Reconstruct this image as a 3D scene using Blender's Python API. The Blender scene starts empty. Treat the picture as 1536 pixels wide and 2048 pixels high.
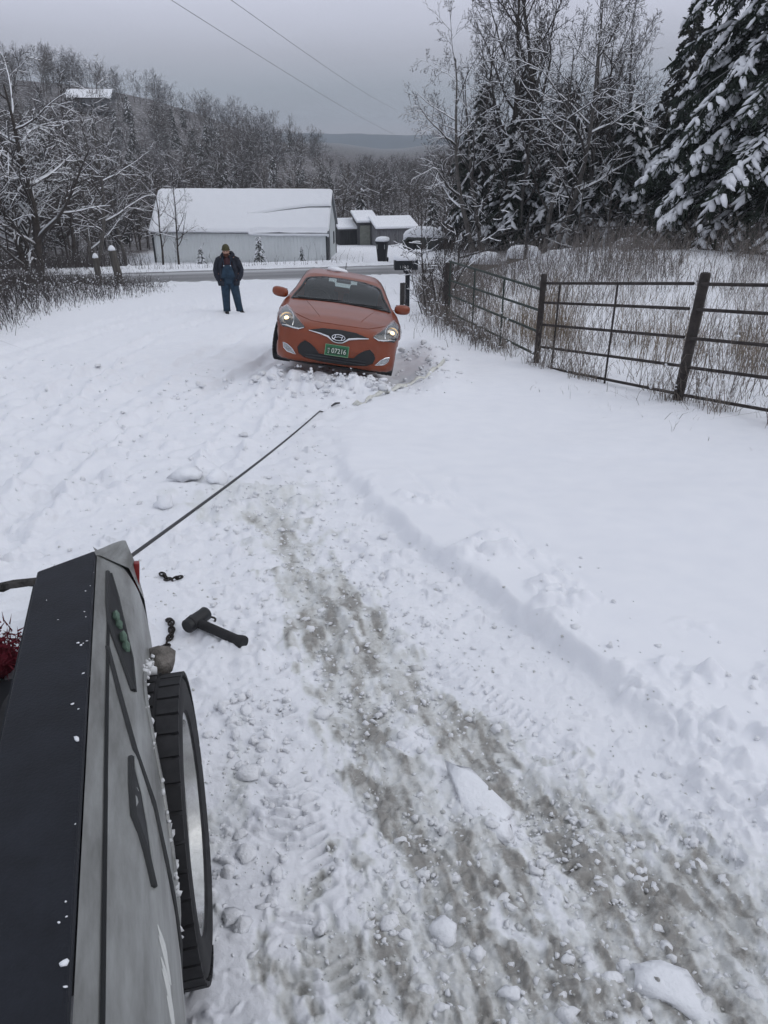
import bpy, bmesh, math, random
import numpy as np
from mathutils import Vector, Matrix
from mathutils.bvhtree import BVHTree
from mathutils.geometry import delaunay_2d_cdt

SC = bpy.context.scene
COL = SC.collection
R = math.radians

# ------------------------------------------------------------------ camera, sky, light, exposure
cd = bpy.data.cameras.new('camera'); cam = bpy.data.objects.new('camera', cd); COL.objects.link(cam)
cd.sensor_fit = 'VERTICAL'; cd.sensor_height = 36.0; cd.lens = 36.0 * 1500 / 2048
cd.clip_start = 0.05; cd.clip_end = 6000
cam.location = (0, 0, 1.96); cam.rotation_euler = (R(90 - 26.5), 0, 0)
SC.camera = cam
SC.view_settings.view_transform = 'Standard'; SC.view_settings.look = 'None'
SC.view_settings.gamma = 1.0; SC.view_settings.exposure = 0.0
SC.view_settings.use_curve_mapping = False
SC.cycles.use_denoising = True
SC.cycles.max_bounces = 5; SC.cycles.diffuse_bounces = 2; SC.cycles.glossy_bounces = 2
SC.cycles.use_adaptive_sampling = True; SC.cycles.adaptive_threshold = .03
SC.cycles.transmission_bounces = 4; SC.cycles.transparent_max_bounces = 8; SC.cycles.volume_bounces = 0
SC.cycles.caustics_reflective = False; SC.cycles.caustics_refractive = False

SUN_EL, SUN_ROT = R(38), R(60)
wd = bpy.data.worlds.new('World'); SC.world = wd; wd.use_nodes = True
nt = wd.node_tree; nt.nodes.clear()
N = nt.nodes.new; LK = nt.links.new
out = N('ShaderNodeOutputWorld'); mixs = N('ShaderNodeMixShader')
bg1 = N('ShaderNodeBackground'); bg2 = N('ShaderNodeBackground')
sky = N('ShaderNodeTexSky'); sky.sky_type = 'NISHITA'; sky.sun_disc = False
sky.sun_elevation = SUN_EL; sky.sun_rotation = SUN_ROT; sky.dust_density = 4.0
LK(sky.outputs[0], bg1.inputs[0]); bg1.inputs[1].default_value = 0.06
# overcast deck: brightness grows from the horizon to the zenith as under a real closed cloud cover
tc = N('ShaderNodeTexCoord'); sp = N('ShaderNodeSeparateXYZ'); LK(tc.outputs['Generated'], sp.inputs[0])
ramp = N('ShaderNodeValToRGB'); LK(sp.outputs['Z'], ramp.inputs[0])
el = ramp.color_ramp.elements
el[0].position = 0.0; el[0].color = (.365, .362, .420, 1)
el[1].position = 1.0; el[1].color = (.765, .805, .895, 1)
for p, c in ((.02, (.345, .378, .448)), (.05, (.362, .402, .475)), (.085, (.455, .478, .565)),
             (.135, (.63, .655, .78)), (.35, (.64, .67, .77)), (.65, (.69, .725, .81))):
    e = el.new(p); e.color = (*c, 1)
mp = N('ShaderNodeMapping'); mp.inputs['Scale'].default_value = (1.6, 1.6, 9)
LK(tc.outputs['Generated'], mp.inputs[0])
nz = N('ShaderNodeTexNoise'); nz.inputs['Scale'].default_value = 1.7; nz.inputs['Detail'].default_value = 4
nz.inputs['Roughness'].default_value = .5; LK(mp.outputs[0], nz.inputs['Vector'])
mr = N('ShaderNodeMapRange'); mr.inputs[3].default_value = .95; mr.inputs[4].default_value = 1.05
mr.inputs[1].default_value = .25; mr.inputs[2].default_value = .75
LK(nz.outputs[0], mr.inputs[0])
vm = N('ShaderNodeVectorMath'); vm.operation = 'SCALE'
LK(ramp.outputs[0], vm.inputs[0]); LK(mr.outputs[0], vm.inputs['Scale'])
LK(vm.outputs[0], bg2.inputs[0]); bg2.inputs[1].default_value = 1.0
mixs.inputs[0].default_value = .93
LK(bg1.outputs[0], mixs.inputs[1]); LK(bg2.outputs[0], mixs.inputs[2]); LK(mixs.outputs[0], out.inputs[0])

sl = bpy.data.lights.new('sun', 'SUN'); so = bpy.data.objects.new('sun', sl); COL.objects.link(so)
sl.energy = 0.5; sl.angle = R(40); sl.color = (1, .985, .97)
# light falls from the right and a little from behind the camera
sdir = Vector((math.sin(SUN_ROT) * math.cos(SUN_EL), math.cos(SUN_ROT) * math.cos(SUN_EL) * -.3, math.sin(SUN_EL)))
so.rotation_euler = sdir.to_track_quat('Z', 'Y').to_euler()
sky.sun_rotation = math.atan2(sdir.x, sdir.y)

# ------------------------------------------------------------------ helpers
rng = np.random.default_rng(7)
random.seed(7)

def smooth(a, b, x):
    t = np.clip((x - a) / (b - a), 0, 1); return t * t * (3 - 2 * t)

_pg = np.random.default_rng(3)
PERM = np.concatenate([_pg.permutation(256)] * 2).astype(np.int32)
_ang = _pg.uniform(0, 2 * math.pi, 256); GX, GY = np.cos(_ang).astype(np.float32) * 1.5, np.sin(_ang).astype(np.float32) * 1.5
RND = _pg.random((4, 256)).astype(np.float32)

def _cell(ix, iy, s): return PERM[PERM[(ix + s * 57) & 255] + ((iy + s * 131) & 255)]

def noise2(x, y, s=0):
    x = np.asarray(x, np.float32); y = np.asarray(y, np.float32)
    ix = np.floor(x).astype(np.int32); iy = np.floor(y).astype(np.int32); fx = x - ix; fy = y - iy
    def g(dx, dy):
        k = _cell(ix + dx, iy + dy, s); return GX[k] * (fx - dx) + GY[k] * (fy - dy)
    ux = fx * fx * fx * (fx * (fx * 6 - 15) + 10); uy = fy * fy * fy * (fy * (fy * 6 - 15) + 10)
    a = g(0, 0); a = a + (g(1, 0) - a) * ux; b = g(0, 1); b = b + (g(1, 1) - b) * ux
    return a + (b - a) * uy

def chunks(x, y, cell, dens, s):
    """height field of broken lumps: one crumb per cell where the density allows it"""
    x = np.asarray(x, np.float32) / cell; y = np.asarray(y, np.float32) / cell
    ix = np.floor(x).astype(np.int32); iy = np.floor(y).astype(np.int32); h = np.zeros_like(x)
    for dx in (-1, 0, 1):
        for dy in (-1, 0, 1):
            k = _cell(ix + dx, iy + dy, s); k2 = _cell(iy - dy * 3 + dx, ix + dx * 5, s + 9)
            px = x - (ix + dx) - RND[0][k]; py = y - (iy + dy) - RND[1][k]
            a = RND[2][k2] * 3.14; c, n_ = np.cos(a), np.sin(a)
            u = px * c + py * n_; v = (py * c - px * n_) * (1.0 + RND[3][k2])
            r = .28 + .42 * RND[2][k]
            d = np.maximum(np.abs(u), np.abs(v)) * .55 + np.hypot(u, v) * .6
            b = np.clip((1 - d / r) * 2.2, 0, 1); b = b * (2 - b) * r * (.8 + .5 * u * (RND[0][k2] - .5) * 4)
            h = np.maximum(h, b * (RND[3][k] < dens))
    return h * cell

def fbm(x, y, lam, oct=4, s=0, gain=.5, sp=None):
    v = 0; a = 1.0
    for i in range(oct):
        w = 1.0 if sp is None else smooth(1.6, 3.5, lam / sp)
        v = v + a * w * noise2(x / lam + 17.3 * i, y / lam - 9.1 * i, s + i)
        lam *= .5; a *= gain
    return v

def pdist(x, y, pts):
    """distance to a polyline and the parameter (point index) along it"""
    best = np.full(x.shape, 1e9); par = np.zeros(x.shape)
    for i in range(len(pts) - 1):
        ax, ay = pts[i]; bx, by = pts[i + 1]; dx, dy = bx - ax, by - ay
        t = np.clip(((x - ax) * dx + (y - ay) * dy) / (dx * dx + dy * dy), 0, 1)
        d = np.hypot(x - ax - t * dx, y - ay - t * dy)
        m = d < best; best = np.where(m, d, best); par = np.where(m, i + t, par)
    return best, par

def tag(o, label=None, cat=None, group=None, kind=None):
    if label: o['label'] = label
    if cat: o['category'] = cat
    if group: o['group'] = group
    if kind: o['kind'] = kind
    return o

def link(o, parent=None):
    COL.objects.link(o)
    if parent: o.parent = parent
    return o

def empty(name, loc=(0, 0, 0), rot=(0, 0, 0), parent=None):
    o = bpy.data.objects.new(name, None); o.location = loc; o.rotation_euler = rot; o.empty_display_size = .2
    return link(o, parent)

def fast_mesh(name, verts, faces, mats, matidx=None, smoothed=False):
    """verts (n,3); faces: list of arrays, each (m,3) or (m,4)"""
    me = bpy.data.meshes.new(name)
    verts = np.asarray(verts, np.float32)
    if not isinstance(faces, (list, tuple)): faces = [faces]
    faces = [np.asarray(f, np.int32) for f in faces if len(f)]
    loops = np.concatenate([f.ravel() for f in faces])
    tot = np.concatenate([np.full(len(f), f.shape[1], np.int32) for f in faces])
    st = np.concatenate([[0], np.cumsum(tot)[:-1]]).astype(np.int32)
    me.vertices.add(len(verts)); me.vertices.foreach_set('co', verts.ravel())
    me.loops.add(len(loops)); me.loops.foreach_set('vertex_index', loops)
    me.polygons.add(len(tot)); me.polygons.foreach_set('loop_start', st); me.polygons.foreach_set('loop_total', tot)
    if matidx is not None: me.polygons.foreach_set('material_index', np.asarray(matidx, np.int32))
    if smoothed: me.polygons.foreach_set('use_smooth', np.ones(len(tot), bool))
    for m in (mats if isinstance(mats, (list, tuple)) else [mats]): me.materials.append(m)
    me.update(calc_edges=True)
    return me

def obj(name, me, parent=None, loc=None, rot=None):
    o = bpy.data.objects.new(name, me); link(o, parent)
    if loc is not None: o.location = loc
    if rot is not None: o.rotation_euler = rot
    return o

class MB:
    """mesh builder; everything added ends up in ONE mesh object"""
    def __init__(s): s.v = []; s.f = []; s.m = []; s.n = 0
    def add(s, v, f, m=0):
        v = [tuple(map(float, p)) for p in v]; s.v += v
        for q in f: s.f.append(tuple(i + s.n for i in q)); s.m.append(m)
        s.n += len(v); return s
    def box(s, c, d, rot=None, m=0, bev=0.0):
        hx, hy, hz = d[0] / 2, d[1] / 2, d[2] / 2
        if bev <= 0:
            v = [(x, y, z) for x in (-hx, hx) for y in (-hy, hy) for z in (-hz, hz)]
            f = [(0, 1, 3, 2), (4, 6, 7, 5), (0, 4, 5, 1), (2, 3, 7, 6), (0, 2, 6, 4), (1, 5, 7, 3)]
        else:
            bm = bmesh.new(); bmesh.ops.create_cube(bm, size=1)
            for p in bm.verts: p.co = Vector((p.co.x * d[0], p.co.y * d[1], p.co.z * d[2]))
            bmesh.ops.bevel(bm, geom=bm.edges[:], offset=bev, segments=2, affect='EDGES', profile=.6)
            bm.verts.index_update(); v = [p.co[:] for p in bm.verts]; f = [[q.index for q in fc.verts] for fc in bm.faces]; bm.free()
        if rot is not None: v = [rot @ Vector(p) for p in v]
        return s.add([(p[0] + c[0], p[1] + c[1], p[2] + c[2]) for p in v], f, m)
    def tube(s, pts, rad, n=8, m=0, cap=True, flat=1.0, up=None):
        pts = [Vector(p) for p in pts]; k = len(pts)
        if not hasattr(rad, '__len__'): rad = [rad] * k
        ref = Vector(up) if up is not None else None; vs = []
        u = None
        for i, p in enumerate(pts):
            t = (pts[min(i + 1, k - 1)] - pts[max(i - 1, 0)])
            t = t.normalized() if t.length > 1e-9 else Vector((0, 0, 1))
            if ref is not None: u = ref - t * ref.dot(t)
            elif u is None: u = t.orthogonal()
            else: u = u - t * u.dot(t)
            u = u.normalized() if u.length > 1e-6 else t.orthogonal().normalized()
            w = t.cross(u)
            for j in range(n):
                a = 2 * math.pi * j / n
                vs.append(p + (w * math.cos(a) + u * math.sin(a) * flat) * rad[i])
        f = [(i * n + j, i * n + (j + 1) % n, (i + 1) * n + (j + 1) % n, (i + 1) * n + j) for i in range(k - 1) for j in range(n)]
        if cap: f += [tuple(range(n))[::-1], tuple(range((k - 1) * n, k * n))]
        return s.add(vs, f, m)
    def loft(s, secs, n=12, m=0, cap=True, pw=2.0):
        """secs: (centre, rx, ry[, tilt matrix]) ellipses in the xy plane stacked along z"""
        vs = []
        for c in secs:
            M = c[3] if len(c) > 3 else None
            for j in range(n):
                a = 2 * math.pi * j / n; ca, sa = math.cos(a), math.sin(a)
                q = Vector((abs(ca) ** (2 / pw) * math.copysign(1, ca) * c[1], abs(sa) ** (2 / pw) * math.copysign(1, sa) * c[2], 0))
                if M is not None: q = M @ q
                vs.append(Vector(c[0]) + q)
        k = len(secs)
        f = [(i * n + j, i * n + (j + 1) % n, (i + 1) * n + (j + 1) % n, (i + 1) * n + j) for i in range(k - 1) for j in range(n)]
        if cap: f += [tuple(range(n))[::-1], tuple(range((k - 1) * n, k * n))]
        return s.add(vs, f, m)
    def lathe(s, prof, n=24, axis='z', c=(0, 0, 0), m=0):
        vs = []
        for r, h in prof:
            for j in range(n):
                a = 2 * math.pi * j / n; x, y = r * math.cos(a), r * math.sin(a)
                p = {'z': (x, y, h), 'x': (h, x, y), 'y': (x, h, y)}[axis]
                vs.append((p[0] + c[0], p[1] + c[1], p[2] + c[2]))
        k = len(prof)
        return s.add(vs, [(i * n + j, i * n + (j + 1) % n, (i + 1) * n + (j + 1) % n, (i + 1) * n + j) for i in range(k - 1) for j in range(n)], m)
    def build(s, name, mats, parent=None, smoothed=False, loc=None, rot=None, fix=True):
        me = bpy.data.meshes.new(name); me.from_pydata(s.v, [], s.f)
        for q in (mats if isinstance(mats, (list, tuple)) else [mats]): me.materials.append(q)
        me.polygons.foreach_set('material_index', s.m)
        if fix:
            bm = bmesh.new(); bm.from_mesh(me); bmesh.ops.recalc_face_normals(bm, faces=bm.faces[:]); bm.to_mesh(me); bm.free()
        if smoothed:
            me.polygons.foreach_set('use_smooth', [True] * len(me.polygons))
            if smoothed != 'all':
                try: me.set_sharp_from_angle(angle=R(42))
                except Exception: pass
        me.update(); return obj(name, me, parent, loc, rot)

# ------------------------------------------------------------------ materials
def mat(name, col, rough=.8, metal=0.0, var=0.0, vscale=6.0, col2=None, bump=0.0, bscale=40.0, spec=.3, emit=None, estr=0, coat=0.0, stretch=None):
    m = bpy.data.materials.new(name); m.use_nodes = True; t = m.node_tree
    b = t.nodes['Principled BSDF']
    b.inputs['Base Color'].default_value = (*col, 1); b.inputs['Roughness'].default_value = rough
    b.inputs['Metallic'].default_value = metal; b.inputs['Specular IOR Level'].default_value = spec
    b.inputs['Coat Weight'].default_value = coat; b.inputs['Coat Roughness'].default_value = .08
    if emit: b.inputs['Emission Color'].default_value = (*emit, 1); b.inputs['Emission Strength'].default_value = estr
    co = t.nodes.new('ShaderNodeTexCoord'); vec = co.outputs['Object']
    if stretch:
        q = t.nodes.new('ShaderNodeMapping'); q.inputs['Scale'].default_value = stretch; t.links.new(vec, q.inputs[0]); vec = q.outputs[0]
    if var > 0 or col2:
        n = t.nodes.new('ShaderNodeTexNoise'); n.inputs['Scale'].default_value = vscale; n.inputs['Detail'].default_value = 6; n.inputs['Roughness'].default_value = .65
        t.links.new(vec, n.inputs['Vector'])
        c2 = col2 or tuple(max(0, c * (1 - var)) for c in col); c1 = col if col2 else tuple(c * (1 + var * .6) for c in col)
        r = t.nodes.new('ShaderNodeValToRGB'); r.color_ramp.elements[0].position = .36; r.color_ramp.elements[1].position = .64
        r.color_ramp.elements[0].color = (*c2, 1); r.color_ramp.elements[1].color = (*c1, 1)
        t.links.new(n.outputs[0], r.inputs[0]); t.links.new(r.outputs[0], b.inputs['Base Color'])
    if bump > 0:
        n = t.nodes.new('ShaderNodeTexNoise'); n.inputs['Scale'].default_value = bscale; n.inputs['Detail'].default_value = 5
        t.links.new(vec, n.inputs['Vector'])
        bp = t.nodes.new('ShaderNodeBump'); bp.inputs['Strength'].default_value = bump; bp.inputs['Distance'].default_value = .02
        t.links.new(n.outputs[0], bp.inputs['Height']); t.links.new(bp.outputs[0], b.inputs['Normal'])
    return m

def snow_dusted(name, col, amount=.35, rough=.9, var=.35, vscale=8.0, soft=.25, nscale=5.0, nstr=.5):
    """a surface with snow lying where it faces up"""
    m = mat(name, col, rough, var=var, vscale=vscale, spec=.15); t = m.node_tree; b = t.nodes['Principled BSDF']
    g = t.nodes.new('ShaderNodeNewGeometry'); s = t.nodes.new('ShaderNodeSeparateXYZ'); t.links.new(g.outputs['Normal'], s.inputs[0])
    co = t.nodes.new('ShaderNodeTexCoord'); n = t.nodes.new('ShaderNodeTexNoise'); n.inputs['Scale'].default_value = nscale; n.inputs['Detail'].default_value = 3
    t.links.new(co.outputs['Object'], n.inputs['Vector'])
    a = t.nodes.new('ShaderNodeMath'); a.operation = 'MULTIPLY_ADD'; a.inputs[1].default_value = nstr; t.links.new(n.outputs[0], a.inputs[0]); t.links.new(s.outputs['Z'], a.inputs[2])
    mr = t.nodes.new('ShaderNodeMapRange'); mr.inputs[1].default_value = 1 - amount + nstr * .5 - soft; mr.inputs[2].default_value = 1 - amount + nstr * .5 + soft
    t.links.new(a.outputs[0], mr.inputs[0])
    mx = t.nodes.new('ShaderNodeMix'); mx.data_type = 'RGBA'
    src = b.inputs['Base Color'].links[0].from_socket
    t.links.new(mr.outputs[0], mx.inputs['Factor']); t.links.new(src, mx.inputs['A']); mx.inputs['B'].default_value = (.80, .82, .86, 1)
    t.links.new(mx.outputs['Result'], b.inputs['Base Color'])
    return m

SNOWC = (.83, .845, .88)
M = {}
M['snow'] = mat('snow', SNOWC, .75, var=.05, vscale=3, bump=.35, bscale=60, spec=.2)
M['snow_plain'] = mat('snow_settled', (.82, .835, .87), .8, spec=.15)
M['bark'] = snow_dusted('bark_dark', (.065, .057, .052), .22, nscale=3)
M['bark_grey'] = snow_dusted('bark_grey', (.13, .12, .112), .25, nscale=3)
M['twig'] = mat('twig', (.075, .066, .062), .9, var=.3, spec=.1)
M['twig_brown'] = mat('twig_brown', (.10, .082, .072), .9, var=.3, spec=.1)
M['cedar'] = mat('cedar_needles', (.030, .040, .030), .8, var=.5, vscale=1.2, spec=.15)
M['cedar2'] = mat('cedar_needles_brownish', (.050, .050, .040), .8, var=.5, vscale=1.2, spec=.15)
M['black'] = mat('black_plastic', (.016, .017, .019), .5, spec=.4)
M['rubber'] = mat('rubber', (.022, .022, .024), .75, var=.3, vscale=20, spec=.3)
M['chrome'] = mat('chrome', (.80, .81, .83), .15, 1.0)
M['steel'] = mat('bare_steel', (.55, .55, .54), .32, .9, var=.2, vscale=14)

# ------------------------------------------------------------------ terrain
PLANE = .11
RIDGE = [(1.36, 1.9), (1.25, 2.22), (1.02, 2.67), (.83, 3.06), (.64, 3.48), (.27, 4.24), (-.11, 5.09), (-.38, 5.97), (-.50, 6.77)]
RY = [-3, 1.2, 1.9, 2.67, 3.06, 3.48, 4.24, 5.09, 5.97, 6.77, 7.6, 8.6, 9.6, 11, 14, 20, 33, 60]
RX = [2.6, 1.6, 1.36, 1.02, .83, .64, .27, -.11, -.38, -.50, -.55, -.42, -.15, .3, .5, .9, 1.3, 1.6]
BA = [(-1.0, 5.6), (-.76, 4.88), (-.55, 4.24), (-.34, 3.31), (-.16, 2.7), (-.02, 2.28), (.09, 1.9), (.21, 1.56), (.28, 1.18), (.36, .5)]
BB = [(-.40, 4.1), (-.13, 3.42), (.14, 2.7), (.39, 2.31), (.58, 1.95), (.76, 1.58), (1.05, 1.25), (1.5, .6)]
CAR_X, CAR_Y = -.62, 10.1
TREAD1 = [(-.62, 3.1), (-.42, 2.3), (-.27, 1.7), (-.15, 1.2)]; TREAD2 = [(-.02, 3.6), (.30, 2.9), (.62, 2.35), (.95, 1.85), (1.3, 1.4)]
TRACKS = (([(-4.6, 4.2), (-4.1, 6.2), (-3.95, 7.8), (-4.2, 9.6), (-4.6, 12), (-4.8, 16), (-4.3, 21), (-3.4, 28), (-2.8, 34)], .16, 1.0), ([(-6.2, 5), (-5.7, 7.8), (-5.8, 9.6), (-6.2, 12), (-6.3, 16), (-5.7, 21), (-4.9, 28), (-4.4, 34)], .17, .9),
          ([(-2.6, 4.3), (-2.72, 5.3), (-2.88, 5.8), (-2.9, 7), (-2.4, 9.5), (-1.95, 12), (-1.7, 16), (-1.3, 22), (-.8, 34)], .15, .9), ([(-3.4, 8.5), (-3.3, 11), (-3.1, 15), (-2.7, 20), (-2.2, 27), (-1.9, 34)], .16, .7),
          ([(-7.6, 9), (-7.0, 12), (-6.9, 16), (-6.6, 22), (-5.8, 28), (-5.2, 34)], .2, .7), ([(-1.5, 6.2), (-1.55, 8), (-1.45, 10)], .13, .7), ([(-5.2, 9), (-4.0, 13), (-2.2, 18), (-.6, 23), (.2, 30)], .17, .6))

def base(x, y):
    """ground without the small relief"""
    x = np.asarray(x, float); y = np.asarray(y, float)
    u = y - .2 * (np.clip(x, -70, 70) + 5) * smooth(16, 33, y)
    left = np.interp(u, [-30, 33.5, 35.2, 41, 43.5, 46, 57, 66, 95, 160, 420, 1500], [3.3, -3.69, -3.86, -4.16, -4.25, -4.5, -6.15, -6.4, -8.6, -9.3, -9, -16])
    right = np.interp(u, [-30, 33.5, 35.2, 41, 44, 60, 95, 160, 420, 1500], [3.3, -3.69, -3.86, -4.16, -4.1, -4.6, -8.0, -9.3, -9, -16])
    w = smooth(-1, 9, x)
    z = left * (1 - w) + right * w
    z = z + 1.15 * smooth(2.6, 9, x) * smooth(13, 31, y) * (1 - smooth(33.5, 36, u))      # the field beyond the fence lies higher
    z = z + 12 * smooth(20, 90, x) * smooth(45, 140, y) * .5
    z = z + .5 * smooth(-8, -13, x) * (1 - smooth(30, 34, u)) * smooth(4, 12, y)            # brushy verge on the left
    hx = np.interp(x, [-260, -120, -90, -77, -63, -50, -36, -23, -16, -9, 0, 30], [30, 27, 25, 22.5, 18.5, 14.0, 9.8, 6.4, 4.4, 1.8, .8, 2.0])
    z = z + hx * smooth(85, 250, y) * (1 - .6 * smooth(280, 420, y))
    return z

def car_ground(x, y):
    """rut the car has slid into: lower on its right-hand (image right) side"""
    dx = (x - CAR_X); k = smooth(9.0, 10.2, y) * (1 - smooth(14.2, 16, y))
    rut = np.exp(-((dx - .80) / .30) ** 2) * .13
    berm = np.exp(-((dx - 1.45) / .28) ** 2) * .10
    up_ = np.exp(-((dx + .85) / .45) ** 2) * .10 * smooth(9.4, 10.3, y) * (1 - smooth(14.5, 16.5, y))
    return k * (berm - rut) + up_

def relief(x, y, sp):
    """small relief of the snow and the slush mask"""
    rx = np.interp(y, RY, RX)
    wob = fbm(x, y, .5, 4, 50, .6, sp=sp) * .055
    side = x - rx + wob                                       # >0: untouched snow bank on the right
    bankh = np.interp(y, [0, 2.0, 2.7, 3.2, 5.0, 6.2, 7.5, 9.5, 12], [.03, .045, .085, .11, .105, .07, .03, .015, .0])
    soft = np.interp(y, [0, 1.9, 2.5, 3, 6, 8, 12], [.6, .45, .16, .085, .10, .35, 1.0])
    bank = smooth(-soft * .35, soft, side)
    untouched = smooth(0, .5, side - .05)
    # driven snow
    drive = (1 - bank) * smooth(-9.5, -7.0, x)
    h = bank * bankh
    h = h + .035 * fbm(x, y, 2.8, 3, 3) * (.6 + .4 * untouched) + .012 * fbm(x, y, .9, 2, 8, sp=sp)
    lump = np.abs(fbm(x, y, .34, 5, 21, .55, sp)); lump2 = np.abs(fbm(x, y, .11, 4, 31, .6, sp))
    patch = smooth(-.25, .35, fbm(x, y, 1.1, 3, 40))
    far = np.interp(y, [0, 4, 7, 14, 30], [1, 1.1, 1.5, 1.5, 1.2])
    nearf = np.interp(y, [0, 1.4, 3.5, 7], [.20, .24, .65, 1.0]); amp = drive * far * nearf * (.45 + .75 * patch)
    h = h + amp * (.060 * (lump - .25) + .034 * (lump2 - .25))
    cm = (drive + 0 * x > .03) & (y < 22)
    if cm.any():
        xc, yc, sc = x[cm], y[cm], sp[cm]
        dn = np.clip(.10 + .55 * smooth(-.1, .55, fbm(xc, yc, .8, 3, 44)), 0, 1)
        wx = xc + .04 * noise2(xc * 9, yc * 9, 5); wy = yc + .04 * noise2(xc * 9, yc * 9, 6)
        c_ = 0
        nf = np.interp(yc, [0, 1.6, 4, 7], [.22, .30, .75, 1.0])
        for cell, k_ in ((.30, .32 * nf), (.13, .55 * nf), (.06, .6 * (.35 + .65 * nf)), (.03, .7), (.015, .8)):
            c_ = c_ + k_ * chunks(wx, wy, cell, dn * (1 if cell < .2 else .6), int(cell * 1000)) * smooth(1.2, 3, cell * .5 / sc)
        q = h[cm]; h[cm] = q + c_ * drive[cm] * .85
    # wheel ruts that sweep down the drive left of the car
    zone = (drive > .02) & (y > 4.2) & (y < 34)
    if zone.any():
        xz, yz, sz = x[zone], y[zone], sp[zone]; tw = np.zeros(xz.shape); wx = xz + .05 * fbm(xz, yz, .8, 3, 56)
        for T, wd_, dp in TRACKS:
            d, _ = pdist(wx, yz, T); d = d / wd_
            tw = tw + dp * (np.exp(-d ** 4) - .75 * np.exp(-((d - 1.45) / .35) ** 2))
        rough = np.abs(fbm(xz, yz, .55, 4, 57, .6, sz))
        h[zone] = h[zone] + drive[zone] * (-.07 * tw * (.55 + .45 * patch[zone]) * (1 - smooth(30, 33.5, yz)) + .07 * (rough - .25) * smooth(5, 9, yz))
    # crumbs thrown onto the bank edge
    edge = np.exp(-((side - .35) / np.interp(y, [0, 2.6, 4], [.6, .45, .28])) ** 2) * smooth(-.15, .4, fbm(x, y, .55, 3, 61)) * (1 - smooth(4.5, 6.5, y))
    h = h + edge * .11 * (np.abs(fbm(x, y, .22, 4, 62, .55, sp)))
    trk = np.exp(-((side - .42 - .1 * (y - 4)) / .035) ** 2) + np.exp(-((side - .60 - .12 * (y - 4)) / .04) ** 2)
    h = h - .012 * trk * smooth(3.2, 4, y) * (1 - smooth(5.5, 6.6, y))
    # slush bands
    near = (np.abs(x) < 3) & (y < 7.5)
    slush = np.zeros(x.shape)
    if near.any():
        xs, ys, ss = x[near], y[near], sp[near]
        da, pa = pdist(xs, ys, BA); db, pb = pdist(xs, ys, BB)
        wa = np.interp(pa, [0, 1, 3, 6, 9], [.32, .26, .20, .20, .28]); wb = np.interp(pb, [0, 1, 3, 5, 7], [.08, .13, .22, .30, .45])
        al_ = .962 * ys - .273 * xs; ac_ = .962 * xs + .273 * ys
        e = fbm(ac_, al_ * .38, .15, 4, 70, .6) * .50 + fbm(xs, ys, .30, 4, 71, .6) * .40; e2 = fbm(ac_, al_ * .5, .06, 3, 75, .6, ss) * .35
        ma = smooth(1.25, .35, da / wa + e + e2); mb = smooth(1.25, .35, db / wb + e + e2)
        bot = smooth(2.5, 1.6, ys) * smooth(-.16, .12, xs + .3 * (1.5 - ys)) * smooth(1.75, 1.15, xs + (ys - 1.3) * .7)
        bot = bot * smooth(-.35, .25, .32 - np.abs(e) + e2)
        wet = smooth(1.35, .35, np.hypot((xs + .155) / .17, (ys - 1.36) / .22) + e * 1.1 + e2)
        dirty = smooth(1.2, .3, np.hypot((xs + 1.1) / .75, (ys - 5.35) / .65) + e) * .55
        yel = smooth(1.2, .3, np.hypot((xs + .55) / .10, (ys - 1.9) / .5) + e) * .6
        thr = smooth(-.9, .6, fbm(xs, ys, .5, 3, 90))
        m_ = np.clip(np.maximum.reduce([ma * np.interp(pa, [0, 1, 2, 3, 9], [.35, .7, .75, .85, .95]), mb * .9, bot * .95]) * (.66 + .45 * thr), 0, 1)
        m_ = m_ * (.66 + .55 * smooth(-.5, .5, fbm(ac_, al_ * .35, .07, 3, 93, .7, ss)))
        m_ = np.maximum(m_, bot * smooth(1.95, 1.35, ys) * (.72 + .3 * fbm(xs, ys, .1, 3, 94, .6, ss)))
        m_ = np.clip(np.maximum(m_, np.maximum(dirty * .7, np.maximum(wet * .95, yel * .7))), 0, 1)
        slush[near] = m_
        k = h[near]
        m_ = np.clip(m_ * (.72 + .5 * smooth(-.45, .45, fbm(ac_, al_ * .16, .09, 3, 97, .6, ss))), 0, 1); slush[near] = m_
        groove = fbm(xs * .94 + ys * .34, (ys * .94 - xs * .34) * .18, .05, 3, 95, .5, ss)
        k = k - .020 * np.maximum(smooth(1.5, .2, da / wa), smooth(1.5, .2, db / wb)) - .012 * bot - .018 * wet
        k = k + np.minimum(m_, 1) * (1 - .6 * wet) * sum(k_ * chunks(xs + .02 * noise2(xs * 20, ys * 20, 7), ys, c_, .75, int(c_ * 1000) + 5) * smooth(1.2, 3, c_ * .5 / ss) for c_, k_ in ((.10, .16), (.05, .32), (.026, .6), (.013, .7)))
        k = k + m_ * (1 - wet) * (.013 * (np.abs(fbm(xs, ys, .12, 4, 81, .65, ss)) - .15) + .012 * np.abs(fbm(xs, ys, .035, 3, 85, .6, ss)) + .006 * groove)
        for T, wd_, am in ((TREAD1, .10, .024), (TREAD2, .10, .020), (BA[2:8], .11, .010), (BB[1:6], .12, .010)):
            d_, pr_ = pdist(xs, ys, T); L_ = np.cumsum([0] + [math.dist(T[i_], T[i_ + 1]) for i_ in range(len(T) - 1)]); al = np.interp(pr_, range(len(T)), L_)
            pat = np.sin(2 * math.pi * (al + .35 * d_) / .048); pat = np.clip(pat * 1.8, -1, 1); msk = smooth(1.1, .8, d_ / wd_) * smooth(-.15, .35, fbm(xs, ys, .35, 3, 130 + int(am * 1e4))) * smooth(1.2, 2.2, .024 / ss)
            k = k + am * .5 * pat * msk - .008 * msk
        h[near] = k
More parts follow.
